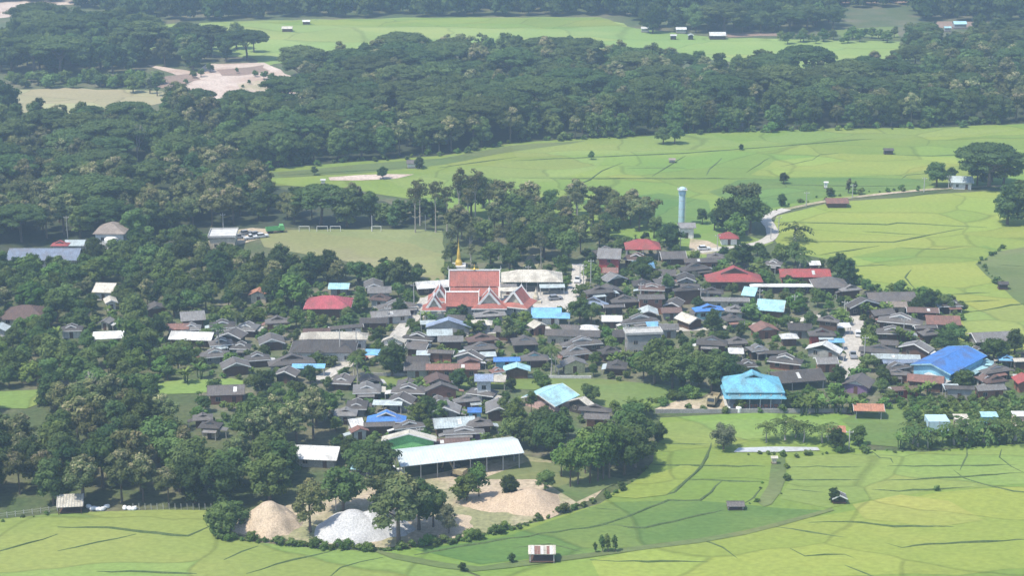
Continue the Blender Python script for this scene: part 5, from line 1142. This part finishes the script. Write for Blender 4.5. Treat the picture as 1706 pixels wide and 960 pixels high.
for x, y in [(1052, 690), (1062, 694), (1072, 690), (1080, 696), (1360, 690), (1372, 686), (1385, 682), (1340, 692), (1352, 684), (1500, 570), (1515, 572), (1570, 575), (1472, 525), (1480, 528), (1455, 530), (1440, 528), (1585, 545), (1565, 570), (700, 650), (720, 662), (690, 660), (540, 700), (1030, 610), (1020, 612), (1040, 606), (250, 580), (265, 585), (280, 600), (255, 590), (310, 640), (1545, 660), (1530, 665), (1515, 668), (1565, 742), (1580, 744), (1625, 742), (1655, 740), (1550, 742), (1600, 745), (1500, 748), (1680, 736), (705, 540), (720, 545), (1395, 690), (1405, 684), (1420, 690)]: put('banana_plant', x, y, hm=R.uniform(3.2, 4.6))
for row in range(6):                     # orchard rows
    for k in range(14):
        x, y = 1500 + k * 17 + row * 4, 672 + row * 8.5
        if row > 3 and k > 3: continue
        put('shrub', x, y, hm=R.uniform(1.9, 2.4))
for x, y, hh in [(1050, 375, 58), (1080, 378, 58), (1065, 385, 62), (1030, 380, 56), (692, 388, 90), (726, 388, 96), (765, 378, 104), (792, 372, 96), (700, 376, 82), (745, 388, 86), (815, 372, 70), (780, 385, 80)]: put('eucalyptus_tree' if x < 830 else 'olive_tree', x, y, hh)
for k in range(24): put('shrub', 20 + k * 10.5 + R.uniform(-3, 3), 141 + R.uniform(-5, 6), hm=R.uniform(5, 8), rad=2.5)
for k in range(20): put('garden_tree', 1300 + k * 10 + R.uniform(-4, 4), 70 + R.uniform(-9, 4), hm=R.uniform(4, 8), rad=2.5)
for x, y, hh in [(640, 374, 42), (656, 380, 40), (672, 372, 46), (688, 366, 40), (704, 362, 36), (718, 374, 42), (734, 366, 40), (664, 362, 36)]: put('forest_tree', x, y, hh)
for x, y, hh in [(335, 128, 16), (350, 120, 18), (322, 130, 14), (455, 140, 22), (440, 132, 16), (470, 150, 22), (425, 128, 12), (395, 122, 10), (310, 140, 10), (485, 158, 22), (415, 140, 8), (405, 146, 6)]: put('garden_tree', x, y, hh)
# --- hedges and rough edges
def edge(pts, kind, step, hr, seed):
    rr = random.Random(seed)
    for a, b in zip(pts, pts[1:]):
        L = math.hypot(b[0] - a[0], b[1] - a[1]); n = max(1, int(L / step))
        for k in range(n):
            t = (k + rr.random() * 1.1) / n; put(kind, a[0] + (b[0] - a[0]) * t, a[1] + (b[1] - a[1]) * t + rr.uniform(-3.2, 2.2), hm=hr[0] * .6 + (hr[1] * 1.15 - hr[0] * .6) * rr.random() ** 1.8, rad=.3)
edge([(386, 899), (450, 905), (520, 913), (640, 919), (700, 912), (780, 902), (880, 876), (945, 850)], 'shrub', 5.5, (.9, 2.2), 1)
edge([(355, 880), (358, 898), (386, 902)], 'shrub', 6, (1.5, 3), 2)
edge([(1080, 672), (1120, 668), (1160, 662)], 'shrub', 7, (2, 3.2), 3)
edge([(1270, 806), (1262, 836), (1240, 848)], 'shrub', 10, (.6, 1.4), 4); edge([(1310, 770), (1312, 800), (1300, 826)], 'shrub', 12, (.6, 1.4), 5)
edge([(1626, 442), (1659, 424), (1672, 416)], 'shrub', 7, (1, 2), 6); edge([(1639, 447), (1654, 467), (1669, 480)], 'shrub', 6, (1, 2.2), 7)
edge([(1290, 350), (1370, 330), (1440, 323), (1540, 316)], 'shrub', 12, (1, 2.6), 8); edge([(1240, 760), (1320, 762), (1440, 756), (1540, 752), (1600, 748), (1700, 738)], 'shrub', 13, (.8, 2), 9)
edge([(400, 292), (500, 276), (640, 268), (760, 256), (880, 236), (1100, 225), (1300, 218), (1500, 213), (1690, 207)], 'shrub', 13, (1.5, 4), 10)
edge([(950, 850), (1010, 832), (1050, 806), (1080, 780)], 'shrub', 9, (.8, 2), 12); edge([(0, 870), (90, 858)], 'shrub', 16, (.5, 1), 13)
edge([(1418, 440), (1420, 470), (1445, 486), (1540, 486), (1600, 510), (1602, 560), (1640, 590)], 'shrub', 9, (1.5, 3.5), 14)
# --- woods
NOF = [f for f in FIELDS]
clear = [q for q in FIELDS]
FOREST = [(-60, 222), (140, 212), (290, 192), (400, 198), (480, 182), (520, 162), (470, 132), (560, 114), (640, 106), (750, 100), (960, 100), (1080, 112), (1200, 132), (1290, 132), (1400, 140), (1480, 128), (1540, 104), (1770, 100), (1770, 203), (1560, 211), (1420, 211), (1220, 220), (850, 235), (740, 255), (600, 264), (460, 277), (385, 292), (300, 300), (-60, 300)]
for x0, y0, x1, y1 in ((400, 288, 520, 274), (520, 274, 740, 258), (740, 258, 860, 238), (860, 238, 1220, 222), (1220, 222, 1560, 212), (1560, 212, 1770, 204), (540, 160, 480, 176)):
    n_ = max(2, int(abs(x1 - x0) / 26))
    for k in range(n_): t0 = (k + R.random() * .7) / n_; put(R.choice(['forest_tree', 'forest_tree', 'forest_tree', 'teak_tree']), x0 + (x1 - x0) * t0, y0 + (y1 - y0) * t0 - R.uniform(2, 6), hm=R.uniform(10, 17), rad=3)
fill(FOREST, dict(rain_tree=3.2, forest_tree=5, olive_tree=1.2, teak_tree=1.2), 8.8, (11, 18), 1)
fill([(-60, 300), (300, 300), (385, 296), (440, 314), (640, 335), (690, 350), (735, 380), (470, 377), (430, 372), (345, 380), (250, 400), (210, 420), (140, 398), (-60, 412)], dict(teak_tree=4, olive_tree=2, forest_tree=3.5, rain_tree=1.2), 7.6, (11, 16), 2)
fill([(800, 345), (860, 345), (1020, 352), (1090, 372), (1095, 398), (1040, 400), (990, 418), (960, 445), (870, 450), (740, 462), (738, 400), (760, 370)], dict(olive_tree=2, teak_tree=3, broadleaf_tree=2, eucalyptus_tree=2.5), 8.2, (9, 15.5), 3)
fill([(330, 440), (370, 450), (440, 455), (560, 466), (670, 474), (684, 486), (560, 484), (420, 480), (330, 470)], dict(teak_tree=2, broadleaf_tree=4, dense_tree=2), 6.0, (8, 11), 4)
fill([(-60, 450), (130, 445), (250, 408), (360, 415), (430, 470), (500, 480), (490, 520), (330, 520), (290, 560), (-60, 570)], dict(broadleaf_tree=5, garden_tree=3, dense_tree=2, teak_tree=1), 6.2, (6, 10.5), 5, thr=.2)
fill([(-60, 560), (330, 555), (340, 600), (430, 640), (260, 632), (230, 668), (80, 660), (-60, 645)], dict(broadleaf_tree=5, dense_tree=3, garden_tree=2), 6.2, (6, 11), 6, keep=clear, thr=.2)
fill([(-60, 500), (330, 505), (340, 600), (430, 650), (-60, 690)], dict(garden_tree=5, shrub=3, banana_plant=1, dense_tree=1), 4.6, (2.5, 5.5), 61, keep=clear, thr=.14)
LOWER = [(-60, 690), (80, 684), (260, 662), (400, 660), (480, 650), (560, 660), (580, 690), (560, 740), (600, 790), (560, 830), (480, 848), (360, 846), (130, 838), (-60, 855)]
fill(LOWER, dict(broadleaf_tree=3, forest_tree=3, teak_tree=2.5, dense_tree=2, olive_tree=2), 6.8, (10, 14), 7, keep=clear)
fill([(130, 846), (360, 848), (362, 835), (130, 832)], dict(teak_tree=3, light_tree=2), 4.5, (9, 13), 71)
fill([(820, 760), (830, 720), (900, 690), (970, 700), (1050, 720), (1080, 745), (1060, 775), (960, 775), (880, 755)], dict(broadleaf_tree=4, dense_tree=3, olive_tree=1), 6.2, (8, 12), 8)
fill([(1300, 690), (1330, 650), (1400, 655), (1500, 655), (1580, 660), (1706, 665), (1706, 672), (1500, 676), (1420, 700), (1420, 690)], dict(garden_tree=4, shrub=3, banana_plant=2), 5.5, (3, 6), 9)
fill(VILLAGE, dict(garden_tree=6, dense_tree=2, broadleaf_tree=2, shrub=3), 6.0, (3.2, 6.2), 10, keep=[q for q in FIELDS if q not in ()])
fill(VILLAGE, dict(shrub=5, banana_plant=1), 3.6, (1.2, 2.6), 11, keep=clear)
fill([(1480, 126), (1500, 70), (1560, 60), (1770, 56), (1770, 110), (1540, 112)], dict(broadleaf_tree=5, olive_tree=2, rain_tree=1, dense_tree=2), 9, (9, 15), 12, keep=clear)
fill([(-60, 112), (0, 95), (60, 62), (240, 62), (250, 104), (200, 128), (60, 130)], dict(forest_tree=6, rain_tree=2, dense_tree=2), 10, (15, 21), 13)
fill([(245, 104), (250, 84), (420, 80), (436, 102), (340, 104), (320, 122)], dict(rain_tree=2, forest_tree=3, olive_tree=2), 11, (13, 18), 14)
fill([(1045, 56), (1080, 44), (1280, 40), (1390, 34), (1400, 50), (1290, 55), (1100, 56)], dict(broadleaf_tree=4, dense_tree=4, rain_tree=1), 9, (12, 18), 15, avoid=False)
FARW = []
def farfill():
    poly = [(-60, 2), (60, -30), (1770, -30), (1770, 44), (1640, 40), (1530, 34), (1525, 12), (1385, 12), (1380, 30), (1270, 40), (1080, 36), (1000, 27), (700, 27), (430, 31), (200, 40), (180, 20), (90, 4)]
    rr = random.Random(99); pts = [g(*p) for p in poly]; wp = [(p.x, p.y) for p in pts]; xs = [p[0] for p in wp]; ys = [p[1] for p in wp]
    for _ in range(2600):
        x, y = rr.uniform(min(xs), max(xs)), rr.uniform(min(ys), max(ys))
        if inpoly(x, y, wp) and free(x, y, 4.6): FARW.append((x, y, rr.uniform(14, 20))); GRID.setdefault((int(x // 10), int(y // 10)), []).append((x, y, 4.6))
farfill()
# --- make them: the 300 of a kind that show largest are things, the rest one mass of that kind
def zone(px, py):
    if py < 130: return 'beyond the upper paddies'
    if inpoly(px, py, FOREST): return 'in the forest across the middle paddies'
    if py < 420 and px < 740: return 'in the wood behind the football pitch'
    if px < 600 and py > 650: return 'in the dense wood below the western houses'
    if px < 480: return 'in the western wood near ' + near(px, py)[4:]
    if py > 690 and px < 1090: return 'around the sand yard'
    if px > 1290 and (py < 430 or py > 700): return 'standing out in the paddies'
    return 'near ' + near(px, py)
ADJ = dict(forest_tree='full leafy green forest tree',broadleaf_tree='mid green rounded broadleaf tree', rain_tree='wide umbrella-crowned dark green tree', teak_tree='upright pale-topped tree', eucalyptus_tree='tall slim pale-trunked tree', garden_tree='small bushy garden tree', dense_tree='dense dark rounded tree', olive_tree='olive-brown rounded tree', light_tree='light green tree on a bare slim trunk', feathery_tree='soft grey-green feathery tree', columnar_shrub='narrow upright leafy tree', shrub='low green bush', coconut_palm='low bushy feather-leaved palm', tall_palm='tall palm with drooping fronds', banana_plant='banana clump with broad leaves')
UNIQ = {(653, 627): 'round dense dark tree alone on the village green edge', (1205, 750): 'soft round grey-green tree beside the pond', (1096, 738): 'small dark round tree at the paddy corner near the sand yard', (985, 266): 'lone small round tree in the middle paddies', (1390, 838): 'round dark tree shading the pale-gabled hut', (1124, 240): 'taller of the paired trees before the forest edge', (1105, 240): 'shorter of the paired trees before the forest edge', (638, 298): 'small round field tree beside the bare strip', (1648, 311): 'huge spreading tree over the white-roofed farmhouse', (517, 888): 'olive tree standing between sand and gravel heaps', (664, 905): 'large olive tree in front of the gravel heap', (848, 829): 'small dark round tree on the yard before the long shed', (1326, 402): 'lone yellowish palm beside the right paddies'}
bykind = {}
for t_ in TREES: bykind.setdefault(t_[0], []).append(t_)
trr = random.Random(5)
nthing = 0
def merged(name, items, m_arr, label_kind):
    Vs, Fs, Ts, Rs = [], [], [], []; off = 0
    for (L, x, y, sc_, rz) in items:
        V, F, T = L; c_, s_ = math.cos(rz), math.sin(rz); W = V * sc_; W = np.stack([W[:, 0] * c_ - W[:, 1] * s_ + x, W[:, 0] * s_ + W[:, 1] * c_ + y, W[:, 2]], 1)
        Vs.append(W); Fs += [[a + off for a in f] for f in F]; off += len(V); Ts += T; Rs += [trr.random()] * len(F)
    return link(name, to_mesh(name, np.concatenate(Vs), Fs, Ts, m_arr, Rs))
for kind, lst in bykind.items():
    lst.sort(key=lambda t: -t[3] / t[2] - (5 if (t[4], t[5]) in UNIQ else 0)); P_ = PROTO[kind]; rest = {}
    for i, (k, x, y, hh, px, py) in enumerate(lst):
        pr = P_[trr.randrange(len(P_))]; sc_ = hh / pr[0]; rz = trr.uniform(0, 6.283)
        if i < 300:
            o = empty(kind, (x, y, 0), rz); wj = trr.uniform(.88, 1.15); o.scale = (sc_ * wj, sc_ * wj, sc_); z_ = zone(px, py)
            u = UNIQ.get((px, py)); big = '' if kind in ('shrub', 'banana_plant', 'coconut_palm', 'tall_palm') else ('tall ' if hh > 1.12 * pr[0] else ('smaller ' if hh < .88 * pr[0] else '')); tag(o, u or f"{big}{ADJ[kind]} {z_}", 'palm' if kind in ('coconut_palm', 'tall_palm') else ('bush' if kind == 'shrub' else ('plant' if kind == 'banana_plant' else 'tree')), f"{kind.replace('_', ' ')}s {z_}")
            link('leaves' if kind == 'banana_plant' else 'crown', pr[2], o); link('stem' if kind == 'banana_plant' else 'trunk', pr[3], o); nthing += 1
        else: rest.setdefault(pr[5], []).append((pr[4], x, y, sc_, rz))
    for m_arr, items in rest.items(): tag(merged(kind + '_mass', items, m_arr, kind), f"mass of {ADJ[kind]}s, too many and far to tell apart", 'trees' if kind != 'shrub' else 'bushes', None, 'stuff')
print('TREES', {k: len(v) for k, v in bykind.items()}, 'far', len(FARW))
tag(merged('far_wood', [(PROTO['far_tree'][i % 2][4], x, y, hh / 18, trr.uniform(0, 6.28)) for i, (x, y, hh) in enumerate(FARW)], 'leaf_dark', ''), 'dark distant wood along the top of the valley', 'wood', None, 'stuff')
# bare pale trees
def bare(px, py, hpx, lab, seed, n=3):
    p = g(px, py); hh = hpx / spx(py); rr = random.Random(seed); o = empty('bare_tree', p); tag(o, lab, 'tree'); tm = MB(); bm_ = MB(); tm.tube([(0, 0, 0), (0, 0, hh * .4)], [.3, .22], 6)
    def br(a, d, L, r, lv):
        b = a + d * L; (bm_).tube([a, b], [r, r * .6], 4)
        if lv:
            for _ in range(3): br(b, (d + Vector((rr.uniform(-.6, .6), rr.uniform(-.6, .6), rr.uniform(0, .4)))).normalized(), L * .7, r * .55, lv - 1)
    for _ in range(5): br(Vector((0, 0, hh * rr.uniform(.2, .4))), Vector((rr.uniform(-.5, .5), rr.uniform(-.5, .5), 1)).normalized(), hh * .27, .17, n)
    tm.build('trunk', 'palebark', o); bm_.build('branches', 'palebark', o)
bare(229, 268, 58, 'bare pale-branched tree standing above the forest canopy', 1); bare(143, 690, 76, 'bleached bare-branched tree in the lower wood', 2, 2); bare(158, 262, 44, 'thin leafless tree beside the larger bare one', 3, 2)
# ------------------------------------------------------------------ haze: the humid air of the valley
mb = MB(); mb.box(-3600, 3600, -800, 6100, -1.2, 166); hz = mb.build('haze', 'ground'); hz.data.materials.clear()
hm = bpy.data.materials.new('haze'); hm.use_nodes = True; t = hm.node_tree; t.nodes.remove(t.nodes['Principled BSDF'])
pv = nd(t, 'ShaderNodeVolumePrincipled'); pv.inputs['Color'].default_value = (.56, .76, 1, 1); pv.inputs['Density'].default_value = HAZE; pv.inputs['Anisotropy'].default_value = .2
t.links.new(pv.outputs[0], t.nodes['Material Output'].inputs['Volume']); hz.data.materials.append(hm); tag(hz, 'pale humid haze filling the valley air', 'haze', None, 'stuff')
